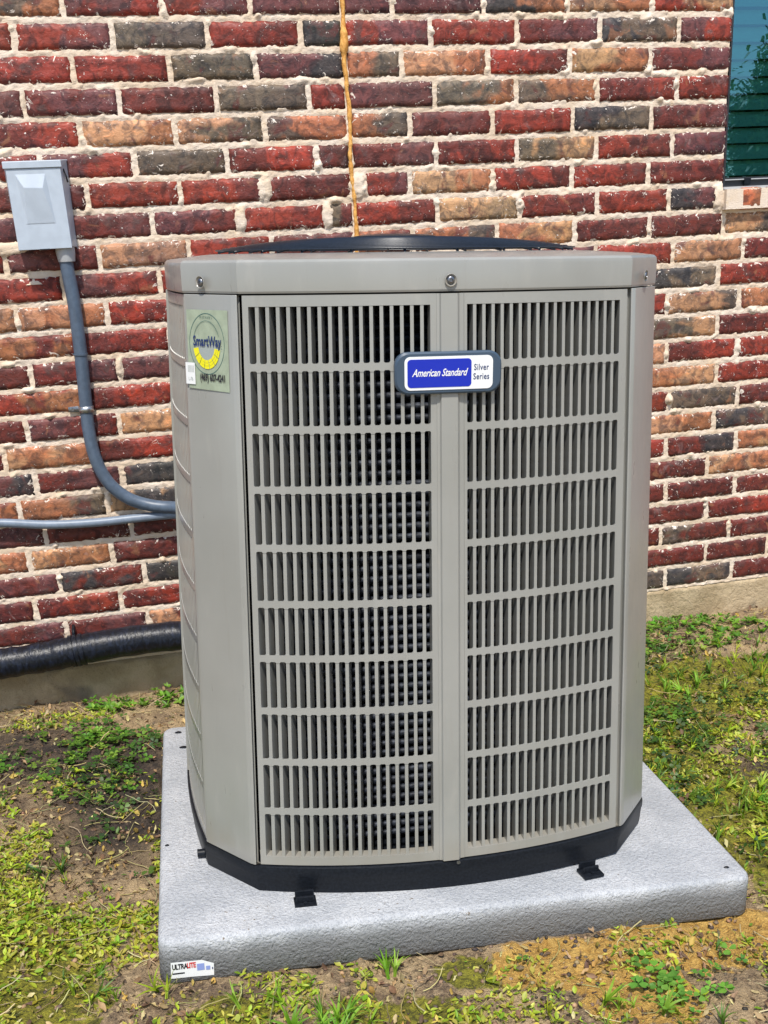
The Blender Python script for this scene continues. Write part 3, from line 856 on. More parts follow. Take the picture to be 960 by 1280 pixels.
for i in range(n): F.append((steps * n + i, steps * n + (i + 1) % n, (steps + 1) * n + (i + 1) % n, (steps + 1) * n + i))
mesh('cover_deck', V, F, M['cabinet'], c0, True, 50)

# fan guard: concentric wires over radial arms, domed; motor and blades beneath
guard = empty('fan_guard'); guard.parent = unit
RG = 0.380; ZG = Ht + 0.070; DOME = 0.023
gz_ = lambda r: ZG + DOME * (1 - (r / RG) ** 2.8)
r0 = 0.085; ring_i = 0
while r0 <= RG + 1e-6:
    P = [(r0 * math.cos(2 * math.pi * i / 72), r0 * math.sin(2 * math.pi * i / 72), gz_(r0)) for i in range(72)]
    v, f = tube(P, 0.0019, 6, True); mesh('guard_ring', v, f, M['guard'], guard, True); r0 += 0.0155
for k in range(24):
    a = 2 * math.pi * (k + 0.5) / 24
    P = [(r * math.cos(a), r * math.sin(a), gz_(r) - 0.004) for r in (0.06, 0.12, 0.18, 0.24, 0.30, 0.345, 0.376)]
    P.append((0.376 * math.cos(a), 0.376 * math.sin(a), ZG - 0.02))
    v, f = tube(P, 0.0026, 6); mesh('guard_arm', v, f, M['guard'], guard, True)
V = []; F = []
for j, (r, dz) in enumerate(((0.088, -0.003), (0.088, 0.003), (0.07, 0.006), (0.03, 0.0075))):
    V += [(r * math.cos(2 * math.pi * i / 40), r * math.sin(2 * math.pi * i / 40), gz_(0.085) + dz) for i in range(40)]
for j in range(3):
    for i in range(40): F.append((j * 40 + i, j * 40 + (i + 1) % 40, (j + 1) * 40 + (i + 1) % 40, (j + 1) * 40 + i))
F.append(tuple(120 + i for i in range(40)))
mesh('guard_hub', V, F, M['guard'], guard, True, 40)
fan = empty('fan'); fan.parent = unit
V, F = tube([(0, 0, Ht - 0.17), (0, 0, Ht + 0.03)], 0.085, 28); mesh('motor', V, F, M['dark'], fan, True, 40)
for k in range(4):
    V = []; F = []
    for i in range(6):
        for j in range(5):
            r = 0.09 + 0.26 * i / 5; a = math.pi / 2 * k + (j / 4 - 0.5) * 1.0
            V.append((r * math.cos(a), r * math.sin(a), Ht - 0.03 + (j / 4 - 0.5) * 0.09))
    for i in range(5):
        for j in range(4): F.append((i * 5 + j, i * 5 + j + 1, i * 5 + j + 6, i * 5 + j + 5))
    o = mesh('fan_blade', V, F, M['dark'], fan, True); sdf = o.modifiers.new('thickness', 'SOLIDIFY'); sdf.thickness = 0.003
V = []
for r, zz in ((RO - 0.007, Ht + 0.052), (RO - 0.012, Ht - 0.12)): V += [(r * math.cos(2 * math.pi * i / 48), r * math.sin(2 * math.pi * i / 48), zz) for i in range(48)]
mesh('fan_shroud', V, [(i, (i + 1) % 48, 48 + (i + 1) % 48, 48 + i) for i in range(48)], M['dark'], unit)
MB().box(-0.4, 0.4, -0.4, 0.4, Ht - 0.30, Ht - 0.298).build('fan_well_floor', M['dark'], unit)

# cover screws in their dished recesses
def screw(p, nrm, name='cover_screw'):
    nrm = Vector(nrm).normalized(); x = Vector((0, 0, 1)).cross(nrm).normalized()
    mt = plane_mtx(p, x, nrm)
    V = []; F = []; prof = [(0.0110, 0.0010), (0.0100, 0.0014), (0.0080, -0.0012), (0.0068, -0.0020)]
    for r, z in prof: V += [(r * math.cos(2 * math.pi * i / 20), r * math.sin(2 * math.pi * i / 20), z + 0.0024) for i in range(20)]
    for j in range(3):
        for i in range(20): F.append((j * 20 + i, j * 20 + (i + 1) % 20, (j + 1) * 20 + (i + 1) % 20, (j + 1) * 20 + i))
    o = mesh('screw_recess', V, F, M['cabinet'], unit, True, 50); o.matrix_local = mt
    V = []; F = []
    for r, z in ((0.0070, 0.0006), (0.0066, 0.0032), (0.0052, 0.0045), (0.0030, 0.0048), (0.0024, 0.0026)): V += [(r * math.cos(2 * math.pi * i / 18), r * math.sin(2 * math.pi * i / 18), z) for i in range(18)]
    for j in range(4):
        for i in range(18): F.append((j * 18 + i, j * 18 + (i + 1) % 18, (j + 1) * 18 + (i + 1) % 18, (j + 1) * 18 + i))
    F.append(tuple(72 + i for i in range(18)))
    o = mesh(name, V, F, M['screw'], unit, True, 40); o.matrix_local = mt
sp = surf('front', 0.006, Ht, 0); screw((sp[0], sp[1] - 0.003, Ht + 0.017), (0, -1, 0))
chn = Vector((AS - Bh, -(A - Bh), 0)); chn = Vector((-(Bh - AS), -(Bh - A), 0)).normalized()     # outward normal of the left front chamfer
def cham(sx, u, z, out=0.0):
    """u 0 at the outer edge of the corner post, 1 at the louver seam"""
    k = kz(z); x0, y0 = Bh, AS + 0.0075; x1, y1 = A + 0.008, Bh
    x = x0 + (x1 - x0) * u; y = y0 + (y1 - y0) * u
    nn = Vector((y1 - y0, x0 - x1)).normalized()
    return Vector((sx * (x * k + nn.x * out), -(y * k + nn.y * out), z))
for sx, u in ((-1, 0.40), (1, 0.62)):
    nn = Vector((sx * (Bh - AS), -(Bh - A), 0)).normalized()
    screw(cham(sx, u, Ht + 0.017, 0.003), nn)

# badge
bz = Ht - 0.1365; bs = surf('front', -0.0005, bz, 0.0)
bm = plane_mtx((bs[0], bs[1] - 0.0085, bz), (1, 0.0, 0.0), (0, -1, 0))
def plate(name, x0, x1, y0, y1, r, z0, z1, mat, parent, bev=0.0, mtx=None):
    pl = rrect(x0, x1, y0, y1, r, 6); n = len(pl)
    V = [(x, y, z0) for x, y in pl]; zz = z1
    if bev:
        V += [(x, y, z1 - bev) for x, y in pl]
        sx = 1 - 2 * bev / (x1 - x0); sy = 1 - 2 * bev / (y1 - y0); mx = (x0 + x1) / 2; my = (y0 + y1) / 2
        V += [(mx + (x - mx) * sx, my + (y - my) * sy, z1) for x, y in pl]
    else: V += [(x, y, z1) for x, y in pl]
    L_ = len(V) // n; F = []
    for j in range(L_ - 1):
        for i in range(n): F.append((j * n + i, j * n + (i + 1) % n, (j + 1) * n + (i + 1) % n, (j + 1) * n + i))
    F.append(tuple((L_ - 1) * n + i for i in range(n)))
    o = mesh(name, V, F, mat, parent, True, 30)
    if mtx is not None: o.matrix_local = mtx
    return o
bd = plate('badge', -0.0960, 0.0960, -0.0360, 0.0360, 0.0230, -0.008, 0.0065, M['badge'], unit, 0.003, bm)
plate('badge_face', -0.0795, 0.0795, -0.0285, 0.0285, 0.0100, 0.0060, 0.0076, M['white'], bd)
plate('badge_panel', -0.0745, 0.0405, -0.0240, 0.0240, 0.0065, 0.0074, 0.0082, M['blue'], bd)
text_mesh('badge_lettering', 'American Standard', 0.0178, M['white'], bd, Matrix.Translation((-0.0175, 0.0005, 0.0087)), bold=0.00028, shear=0.42, sx=0.73, spacing=0.97)
text_mesh('badge_lettering', 'Silver', 0.0150, M['navy'], bd, Matrix.Translation((0.0585, 0.0080, 0.0080)), bold=0.0002, sx=0.75, spacing=1.08)
text_mesh('badge_lettering', 'Series', 0.0150, M['navy'], bd, Matrix.Translation((0.0585, -0.0078, 0.0080)), bold=0.0002, sx=0.75, spacing=1.08)

# installer sticker on the left front corner post
zt_, zb_ = Ht - 0.029, Ht - 0.166
p00 = cham(-1, 0.06, zt_, 0.0); p10 = cham(-1, 0.86, zt_, 0.0)
zc_ = (zt_ + zb_) / 2; ctr = (cham(-1, 0.06, zc_) + cham(-1, 0.87, zc_)) / 2
xd = (cham(-1, 1, zc_) - cham(-1, 0, zc_)).normalized(); yd = (cham(-1, 0.5, zt_) - cham(-1, 0.5, zb_)).normalized(); zd = xd.cross(yd).normalized()
stm = plane_mtx(tuple(ctr + zd * 0.0022), xd, zd)
wS = (cham(-1, 0.87, zc_) - cham(-1, 0.06, zc_)).length
hS = zt_ - zb_
st = flat('installer_sticker', [(-wS / 2, -hS / 2), (wS / 2, -hS / 2 - 0.002), (wS / 2, hS / 2), (-wS / 2, hS / 2)], M['green'], unit, stm)
I4 = Matrix.Identity(4)
def ell(cx, cy, rx, ry, a0=0, a1=360, n=40): return [(cx + rx * math.cos(R(a0 + (a1 - a0) * i / n)), cy + ry * math.sin(R(a0 + (a1 - a0) * i / n))) for i in range(n + 1)]
def ringband(name, cx, cy, rx, ry, wdt, mat, z, a0=0, a1=360, n=48):
    o_ = ell(cx, cy, rx, ry, a0, a1, n); i_ = ell(cx, cy, rx - wdt, ry - wdt * ry / rx, a0, a1, n); m_ = len(o_)
    mesh(name, [(x, y, z) for x, y in o_ + i_], [(k, k + 1, m_ + k + 1, m_ + k) for k in range(m_ - 1)], mat, st)
ex = wS * 0.43; ey = hS * 0.385; ecx, ecy = -0.002, hS * 0.075
flat('print', ell(ecx, ecy, ex * 0.66, ey * 0.66)[:-1], M['grey'], st, I4, 0.0004)
flat('print', ell(ecx, ecy, ex * 0.68, ey * 0.68, 0, 180), M['green'], st, I4, 0.0007)
ringband('print', ecx, ecy, ex, ey, 0.0011, M['teal'], 0.0004)
ringband('print', ecx, ecy, ex * 0.76, ey * 0.76, 0.0008, M['teal'], 0.0010, 20, 160)
for j, rr in enumerate((0.76, 0.66, 0.56)):
    for q in range(7):
        ringband('print', ecx, ecy - 0.003, ex * rr, ey * rr, ex * 0.094, M['yellow'], 0.0010 + 0.0002 * j, 188 + q * 23.6, 188 + q * 23.6 + 21.5, 5)
text_mesh('print', 'SmartWay', 0.0245, M['navy'], st, Matrix.Translation((ecx + 0.002, ecy + 0.004, 0.0018)), bold=0.0006, sx=0.70, spacing=1.02)
text_mesh('print', ':', 0.014, M['navy'], st, Matrix.Translation((ecx + ex * 0.86, ecy - 0.004, 0.0016)), sx=0.8)
text_mesh('print', '(469) 607-4241', 0.0175, M['ink'], st, Matrix.Translation((0.0120, -hS / 2 + 0.0205, 0.0012)), bold=0.0005, sx=0.66, spacing=0.96)
text_mesh('print', 'M  E C H A N  L', 0.0065, M['teal'], st, Matrix.Translation((ecx, ecy + ey * 0.86, 0.0008)), sx=0.75)
wl = flat('barcode_label', [(-0.0145, -0.019), (0.0115, -0.019), (0.0110, 0.019), (-0.0150, 0.019)], M['white'], unit, stm @ Matrix.Translation((-wS / 2 + 0.0085, -hS / 2 + 0.026, 0.0016)))
for q in range(5):
    flat('print', [(-0.008 + q * 0.0035, 0.002), (-0.0066 + q * 0.0035, 0.002), (-0.0066 + q * 0.0035, 0.014), (-0.008 + q * 0.0035, 0.014)], M['grey'], wl, I4, 0.0003)
text_mesh('print', 'L-76', 0.009, M['grey'], wl, Matrix.Translation((-0.001, -0.010, 0.0004)), sx=0.8)

# hold-down clips of the base, resting on the pad
for x, y, rz in ((-0.300, -0.545, 0.0), (0.305, -0.553, 9.0)):
    c_ = MB().box(-0.021, 0.021, -0.020, 0.016, 0.001, 0.006)
    c_.box(-0.016, 0.016, -0.006, -0.001, 0.006, 0.017); c_.box(-0.018, 0.018, 0.010, 0.015, 0.0062, 0.020)
    o = bevel(c_.build('hold_down_clip', M['black'], unit), 0.001, 2); o.location = (x, y - 0.002, 0); o.rotation_euler = (0, 0, R(rz)); o.scale = (1.08, 1.1, 1.15)
    v, f = tube([(0, -0.011, 0.006), (0, -0.011, 0.009)], 0.0035, 10); mesh('clip_screw', v, f, M['black'], o)
bp = Vector(surf('left', 0.325, 0.02, 0)); v, f = tube([bp, bp + Vector((-0.017, 0, 0))], 0.009, 12); mesh('base_bolt', v, f, M['black'], unit, True, 40)
sp = surf('front', 0.017, Hb, 0); v, f = tube([(sp[0], sp[1] - 0.003, Hb - 0.004), (sp[0], sp[1] - 0.009, Hb - 0.004)], 0.004, 10); mesh('base_bolt', v, f, M['screw'], unit)

# ------------------------------------------------------------------ electrical disconnect, conduits, line set
eb = tag(empty('disconnect_box', (-0.608, -0.0, 1.49)), 'pale blue-grey electrical disconnect box mounted on the brick wall at upper left', 'electrical box')
def hexa(name, pts, mat, parent, bev=0.0):
    o = mesh(name, pts, [(0, 1, 2, 3), (7, 6, 5, 4), (0, 4, 5, 1), (1, 5, 6, 2), (2, 6, 7, 3), (3, 7, 4, 0)], mat, parent)
    if bev: bevel(o, bev, 2, 30)
    return o
# enclosure body, tapering slightly to the front; coordinates relative to the centre of its back
x0t, x1t, x0b, x1b = -0.083, 0.084, -0.0795, 0.0775
hexa('enclosure', [(x0b + .003, -0.0665, -0.103), (x1b - .010, -0.0665, -0.103), (x1t - .017, -0.0665, 0.118), (x0t + .006, -0.0665, 0.118),
                   (x0b - .002, -0.002, -0.103), (x1b + .001, -0.002, -0.103), (x1t, -0.002, 0.118), (x0t - .003, -0.002, 0.118)], M['box'], eb, 0.002)
# front cover with the pressed tapering recess
Vc = []; zf = -0.0700
outer = [(-0.077, -0.1055), (0.0665, -0.1055), (0.0665, 0.0990), (-0.077, 0.0990)]
ridge = [(-0.0475, -0.0400), (0.0340, -0.0400), (0.0245, 0.0860), (-0.0545, 0.0860)]
flatp = [(-0.0410, -0.0385), (0.0290, -0.0385), (0.0130, 0.0500), (-0.036, 0.0520)]
for P, y in ((outer, -0.0655), (outer, zf), (ridge, zf), (flatp, zf + 0.0), (flatp, zf)): pass
V = [(x, -0.064, z) for x, z in outer] + [(x, zf, z) for x, z in outer] + [(x, zf, z) for x, z in ridge] + [(x, zf - (0.001 if i < 2 else 0.0095), z) for i, (x, z) in enumerate(flatp)]
F = []
for j in range(3):
    for i in range(4): F.append((j * 4 + i, j * 4 + (i + 1) % 4, (j + 1) * 4 + (i + 1) % 4, (j + 1) * 4 + i))
F.append((12, 13, 14, 15))
bevel(mesh('cover', V, F, M['box'], eb), 0.0012, 2, 15)
hexa('hood', [(-0.083, -0.0735, 0.1005), (0.0705, -0.0735, 0.1005), (0.0705, -0.0735, 0.1185), (-0.083, -0.0735, 0.1185),
              (-0.087, -0.004, 0.1205), (0.0865, -0.004, 0.1205), (0.0865, -0.004, 0.1245), (-0.087, -0.004, 0.1245)], M['box'], eb, 0.0015)
MB().box(-0.020, 0.006, -0.0722, -0.066, -0.1075, -0.1045).build('padlock_slot', M['dark'], eb)
v, f = tube([(0.073, -0.045, 0.098), (0.078, -0.050, 0.080), (0.080, -0.044, 0.064)], 0.0022, 8); mesh('hinge_gap', v, f, M['dark'], eb)
V = []; F = []
for z, r in ((-0.1035, 0.0265), (-0.118, 0.0265), (-0.141, 0.0232), (-0.1415, 0.012)): V += [(0.045 + r * math.cos(2 * math.pi * i / 20), -0.034 + r * math.sin(2 * math.pi * i / 20), z) for i in range(20)]
for j in range(3):
    for i in range(20): F.append((j * 20 + i, (j + 1) * 20 + i, (j + 1) * 20 + (i + 1) % 20, j * 20 + (i + 1) % 20))
mesh('conduit_fitting', V, F, M['fitting'], eb, True, 40)

pts = smooth_path([(-0.563, -0.034, 1.372), (-0.565, -0.034, 1.335), (-0.561, -0.033, 1.235), (-0.564, -0.029, 1.101), (-0.571, -0.024, 0.964), (-0.575, -0.026, 0.87), (-0.567, -0.030, 0.785), (-0.540, -0.033, 0.713), (-0.489, -0.036, 0.660), (-0.42, -0.045, 0.631), (-0.342, -0.075, 0.622), (-0.27, -0.17, 0.622), (-0.22, -0.32, 0.630), (-0.20, -0.47, 0.635), (-0.20, -0.56, 0.635)], 8)
v, f = tube(pts, 0.0192, 18)
cd = tag(mesh('power_conduit', v, f, M['conduit'], None, True), 'thick dark blue-grey flexible conduit curving down from the disconnect box to the condenser', 'conduit')
v, f = tube([(-0.5655, -0.029, 1.092), (-0.5650, -0.029, 1.0965), (-0.5650, -0.029, 1.097)], 0.0213, 18)
mesh('joint_collar', v, f, M['conduit'], cd, True, 40)
# strap
V = []; F = []; cxs, czs = -0.5728, 0.936
for i in range(13):
    a = math.pi * i / 12
    for zz in (-0.009, 0.009): V.append((cxs + 0.0222 * math.cos(a), -0.0235 - 0.0222 * math.sin(a), czs + zz))
for i in range(12): F.append((2 * i, 2 * i + 1, 2 * i + 3, 2 * i + 2))
n0 = len(V); V += [(cxs - 0.0222, -0.0095, czs - .009), (cxs - 0.0222, -0.0095, czs + .009), (cxs - 0.052, -0.0095, czs - .007), (cxs - 0.052, -0.0095, czs + .008)]
F += [(24, 25, n0 + 1, n0), (n0, n0 + 1, n0 + 3, n0 + 2)]
o = mesh('conduit_strap', V, F, M['steel'], None, True, 40)
sdm = o.modifiers.new('thickness', 'SOLIDIFY'); sdm.thickness = 0.0016
tag(o, 'small zinc strap screwed to the wall round the upright blue-grey conduit', 'pipe strap')
v, f = tube([(cxs - 0.040, -0.0105, czs), (cxs - 0.040, -0.0140, czs)], 0.0045, 10); mesh('strap_screw', v, f, M['screw'], o)
pts = smooth_path([(-1.5, -0.022, 0.66), (-1.15, -0.024, 0.645), (-0.886, -0.026, 0.622), (-0.738, -0.028, 0.601), (-0.596, -0.030, 0.593), (-0.474, -0.032, 0.594), (-0.345, -0.060, 0.598), (-0.26, -0.16, 0.60), (-0.19, -0.32, 0.60), (-0.17, -0.47, 0.60), (-0.17, -0.56, 0.60)], 8)
v, f = tube(pts, 0.0135, 16)
tag(mesh('control_conduit', v, f, M['whip'], None, True), 'thin light blue-grey conduit running sideways along the wall below the thick one', 'conduit')
pts = smooth_path([(-1.7, -0.062, 0.175), (-1.3, -0.062, 0.178), (-0.948, -0.062, 0.184), (-0.803, -0.062, 0.189), (-0.716, -0.062, 0.197), (-0.553, -0.064, 0.206), (-0.363, -0.085, 0.208), (-0.24, -0.20, 0.21), (-0.16, -0.38, 0.21), (-0.13, -0.56, 0.21)], 10)
rad_h = lambda t, i: 0.0475 + 0.0022 * float(vnoise(i * 0.9, 3.0, 4))
v, f = tube(pts, 0.05, 28, radf=rad_h)
ls = tag(mesh('refrigerant_hose', v, f, M['hose'], None, True), 'thick black insulated refrigerant line wrapped in tape along the base of the wall', 'pipe')
k0 = min(range(len(pts)), key=lambda i: abs(pts[i].x + 0.712)); q0 = pts[k0]
dv = (pts[k0 + 1] - pts[k0 - 1]).normalized()
for off, rr in ((-0.011, 0.0515), (0.004, 0.052), (0.02, 0.0512)):
    v, f = tube([q0 + dv * (off - 0.0055), q0 + dv * off, q0 + dv * (off + 0.0055)], rr, 28); mesh('tape_band', v, f, M['hose'], ls, True, 40)
Vh = [(q0.x, -0.05, q0.z + 0.050), (q0.x, -0.03, q0.z + 0.062), (q0.x, 0.0, q0.z + 0.066)]
v, f = tube(Vh, 0.005, 8); mesh('hose_tie', v, f, M['black'], ls, True)
# ------------------------------------------------------------------ ground
def sstep(a, b, x):
    t = np.clip((x - a) / (b - a), 0, 1); return t * t * (3 - 2 * t)
def base_h(X, Y):
    s = 0.030 - 0.052 * (np.clip(X, -0.9, 0.95) + 0.52)
    return s * sstep(-0.12, -0.65, Y)
def ground_h(X, Y):
    X = np.asarray(X, float); Y = np.asarray(Y, float)
    h = base_h(X, Y)
    h = h + 0.010 * fbm(X * 5, Y * 5, 61, 3) + 0.008 * fbm(X * 22, Y * 22, 62, 3) + 0.004 * vnoise(X * 90, Y * 90, 63)
    c = np.clip(fbm(X * 30, Y * 30, 71, 2) - 0.15, 0, 1)
    h = h + 0.020 * c
    # kept below the pad
    inside = (X > -0.50) & (X < 0.68) & (Y > -1.60) & (Y < -0.66)
    h = np.where(inside, np.minimum(h, base_h(X, Y)) - 0.02, h)
    # a little gap of shade along the front foot of the pad
    return h
def axis(a, b, st, far):
    x = list(np.arange(a, b, st)); s = st; v = x[-1]
    while v < far: s *= 1.22; v += s; x.append(v)
    v = x[0]; s = st
    while v > -far: s *= 1.22; v -= s; x.insert(0, v)
    return np.array(x)
gx = axis(-1.35, 1.9, 0.0085, 60); gy = axis(-2.35, 0.02, 0.0085, 60)
gy = gy[gy < 0.25]
X, Y = np.meshgrid(gx, gy)
Z = ground_h(X, Y)
far = np.clip((np.hypot(X - 0.1, Y + 1) - 3.5) / 6, 0, 1)
Z = Z * (1 - far) + 0.03 * fbm(X * 0.5, Y * 0.5, 80, 2) * far - 0.02 * far
Z = np.where(Y > 0.0, -0.05, Z)
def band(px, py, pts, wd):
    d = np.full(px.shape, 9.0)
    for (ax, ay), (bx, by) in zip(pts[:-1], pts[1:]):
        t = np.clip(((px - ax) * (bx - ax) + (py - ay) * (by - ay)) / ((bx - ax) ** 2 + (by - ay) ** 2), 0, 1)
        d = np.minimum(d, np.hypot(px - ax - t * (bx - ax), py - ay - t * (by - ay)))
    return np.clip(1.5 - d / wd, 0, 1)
SOIL_SHADE = [([(-1.2, -0.38), (-0.9, -0.40), (-0.62, -0.62), (-0.56, -0.95)], 0.21), ([(0.95, -1.08), (0.9, -1.35), (1.2, -1.1)], 0.15), ([(1.02, -0.42), (1.5, -0.52)], 0.12)]  # shadow bands on the ground, painted in as dark soil colour
soil_shade = np.zeros(X.shape)
for p_, w_ in SOIL_SHADE: soil_shade = np.maximum(soil_shade, band(X, Y, p_, w_))
moss = np.zeros(X.shape)
for p_, w_ in (([(0.9, -0.45), (1.6, -0.62)], 0.22), ([(0.85, -1.0), (0.95, -1.5)], 0.22), ([(0.0, -1.86), (-0.18, -1.8)], 0.07), ([(0.05, -1.72), (0.2, -1.76)], 0.05), ([(0.93, -0.72), (1.1, -0.75)], 0.12), ([(-0.42, -1.78), (-0.35, -1.9)], 0.1), ([(-1.1, -1.25), (-0.8, -1.5), (-0.9, -1.9)], 0.2)):
    moss = np.maximum(moss, band(X, Y, p_, w_) * 0.85)
sand = np.zeros(X.shape)
for p_, w_ in (([(0.20, -1.74), (0.42, -1.78)], 0.075), ([(0.45, -1.73), (0.66, -1.74)], 0.085), ([(0.30, -1.88), (0.42, -1.92)], 0.05)):
    sand = np.maximum(sand, band(X, Y, p_, w_))
colr = np.stack([soil_shade, moss, sand], -1).reshape(-1, 3)
i = np.arange(X.size).reshape(X.shape)
F = np.stack([i[:-1, :-1], i[:-1, 1:], i[1:, 1:], i[1:, :-1]], -1).reshape(-1, 4)
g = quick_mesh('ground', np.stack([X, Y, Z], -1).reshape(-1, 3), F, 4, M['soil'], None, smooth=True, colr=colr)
tag(g, kind='structure')

# ------------------------------------------------------------------ ground cover, scattered as real leaves
def in_pad(x, y, m=0.0):
    # pad footprint in world coordinates (slightly rotated)
    dx, dy = x - PO[0], y - PO[1]
    c, s = math.cos(-0.0455), math.sin(-0.0455)
    lx = c * dx + s * dy; ly = -s * dx + c * dy
    return (np.abs(lx) < PW / 2 + m) & (ly > -m) & (ly < PD + m)

def scatter(name, tmpl, pos, yaw, tilt, size, tone, label, mat='leaf', lift=0.0):
    """tmpl: list of (V (n,3), F (m,3)); one joined object"""
    Vs = []; Fs = []; Cs = []; n0 = 0
    rs = np.random.RandomState(len(name) * 7 + 1)
    which = rs.randint(0, len(tmpl), len(pos))
    for k, (TV, TF) in enumerate(tmpl):
        sel = np.where(which == k)[0]
        if len(sel) == 0: continue
        y_, t_, s_ = yaw[sel], tilt[sel], size[sel]; td = rs.rand(len(sel)) * 6.283
        ax = np.stack([np.cos(td), np.sin(td), 0 * td], -1)
        P = np.asarray(TV, float)[None] * s_[:, None, None]
        c, s = np.cos(y_)[:, None], np.sin(y_)[:, None]
        Q = np.stack([P[..., 0] * c - P[..., 1] * s, P[..., 0] * s + P[..., 1] * c, P[..., 2]], -1)
        ct, st_ = np.cos(t_)[:, None, None], np.sin(t_)[:, None, None]
        a = ax[:, None, :]
        Q = Q * ct + np.cross(np.broadcast_to(a, Q.shape), Q) * st_ + a * (Q * a).sum(-1, keepdims=True) * (1 - ct)
        Q = Q + pos[sel][:, None, :]
        nv = P.shape[1]
        Vs.append(Q.reshape(-1, 3)); Fs.append((np.asarray(TF)[None] + (np.arange(len(sel)) * nv)[:, None, None] + n0).reshape(-1, 3))
        Cs.append(np.repeat(tone[sel], nv, 0)); n0 += len(sel) * nv
    if not Vs: return
    o = quick_mesh(name, np.concatenate(Vs), np.concatenate(Fs), 3, M[mat], None, smooth=True, colr=np.concatenate(Cs))
    tag(o, kind='stuff'); o['label'] = label
    return o

def leaflet(L_=1.0, W_=0.8, notch=0.12, cup=0.15, th0=0.0, start=0.05, n=6):
    """heart-shaped leaflet pointing along th0"""
    V = [(start, 0, 0)]
    prof = [(0.25, 0.25), (0.55, 0.46), (0.85, 0.44), (1.0, 0.24)]
    mid = [(0.35, 0), (0.7, 0), (1.0 - notch, 0)]
    Lf = [(start + x * (L_ - start), y * W_, cup * (y * 1.6) ** 2) for x, y in prof]
    Rt = [(x, -y, z) for x, y, z in Lf]; Md = [(start + x * (L_ - start), 0, -0.03 * x) for x, _ in mid]
    V += Lf + Rt + Md
    F = [(0, 9, 1), (1, 9, 2), (9, 10, 2), (2, 10, 3), (10, 11, 3), (3, 11, 4),
         (0, 5, 9), (5, 6, 9), (9, 6, 10), (6, 7, 10), (10, 7, 11), (7, 8, 11)]
    c, s = math.cos(th0), math.sin(th0)
    return [(x * c - y * s, x * s + y * c, z) for x, y, z in V], F

def merge(parts):
    V = []; F = []
    for v, f in parts:
        n = len(V); V += v; F += [tuple(i + n for i in q) for q in f]
    return V, F
def clover(seed):
    q = random.Random(seed); ps = []
    for k in range(3):
        v, f = leaflet(1.0 * q.uniform(.85, 1.1), q.uniform(.8, 1.0), cup=q.uniform(-.05, .3), th0=2.094 * k + q.uniform(-.2, .2))
        dz = q.uniform(-.1, .25); ps.append(([(x, y, z + dz * math.hypot(x, y) + 0.9) for x, y, z in v], f))
    ps.append(([(0.03, 0, 0.92), (-0.03, 0.02, 0.92), (q.uniform(-.5, .5), q.uniform(-.5, .5), -0.5)], [(0, 1, 2)]))
    return merge(ps)
def blade(seed):
    q = random.Random(seed); V = []; F = []; n = 5; bend = q.uniform(.5, 2.0); tw = q.uniform(-.6, .6); az = q.uniform(0, 6.28); q0 = q.uniform(0.022, 0.055)
    x = z = 0
    for i in range(n + 1):
        t = i / n; a = 1.45 - bend * t * 1.1; wdt = q0 * (1 - t ** 1.8) + 0.002
        px, pz = x, z; s = tw * t
        V += [(x - math.sin(s) * 0, -wdt, z), (x, wdt, z + wdt * 0.5)]
        x += math.cos(a) / n; z += math.sin(a) / n
    for i in range(n): F += [(2 * i, 2 * i + 1, 2 * i + 3), (2 * i, 2 * i + 3, 2 * i + 2)]
    c, s = math.cos(az), math.sin(az)
    return [(a * c - b * s, a * s + b * c, d) for a, b, d in V], F
def tuft(seed, k=7):
    return merge([blade(seed * 31 + i) for i in range(k)])
def ovate(seed, curl=0.3):
    q = random.Random(seed); V = []; F = []; n = 5
    wd_ = q.uniform(.11, .34); cu = q.uniform(-curl, curl)
    for i in range(n + 1):
        t = i / n; w_ = wd_ * math.sin(math.pi * min(.98, t * 0.9 + 0.08)) ; z = cu * t * t + 0.1
        V += [(t, -w_, z + w_ * .4), (t, 0, z), (t, w_, z + w_ * .4)]
    for i in range(n):
        a = 3 * i
        F += [(a, a + 1, a + 4), (a, a + 4, a + 3), (a + 1, a + 2, a + 5), (a + 1, a + 5, a + 4)]
    return V, F
def rosette(seed, k=5):
    q = random.Random(seed); ps = []
    for i in range(k):
        v, f = ovate(seed * 13 + i); a = 6.283 * i / k + q.uniform(-.4, .4); up = q.uniform(.15, .7); c, s = math.cos(a), math.sin(a)
        ps.append(([(x * c * math.cos(up) - y * s, x * s * math.cos(up) + y * c, z + x * math.sin(up)) for x, y, z in v], f))
    return merge(ps)
def curl(seed):
    q = random.Random(seed); v, f = ovate(seed, 0.9); return [(x, y, z + abs(y) * q.uniform(-.6, 1.4)) for x, y, z in v], f
def pebble(seed):
    q = random.Random(seed); V = []; F = []
    for j, (r, z) in enumerate(((.8, -.2), (1, .15), (.6, .5))):
        for i in range(6): V.append((r * math.cos(i * 1.047 + j * .5) * q.uniform(.7, 1.2), r * math.sin(i * 1.047 + j * .5) * q.uniform(.6, 1.1), z * q.uniform(.8, 1.2)))
    V.append((0, 0, .6))
    for j in range(2):
        for i in range(6):
            k = (i + 1) % 6; F += [(j * 6 + i, j * 6 + k, (j + 1) * 6 + k), (j * 6 + i, (j + 1) * 6 + k, (j + 1) * 6 + i)]
    for i in range(6): F.append((12 + i, 12 + (i + 1) % 6, 18))
    return V, F
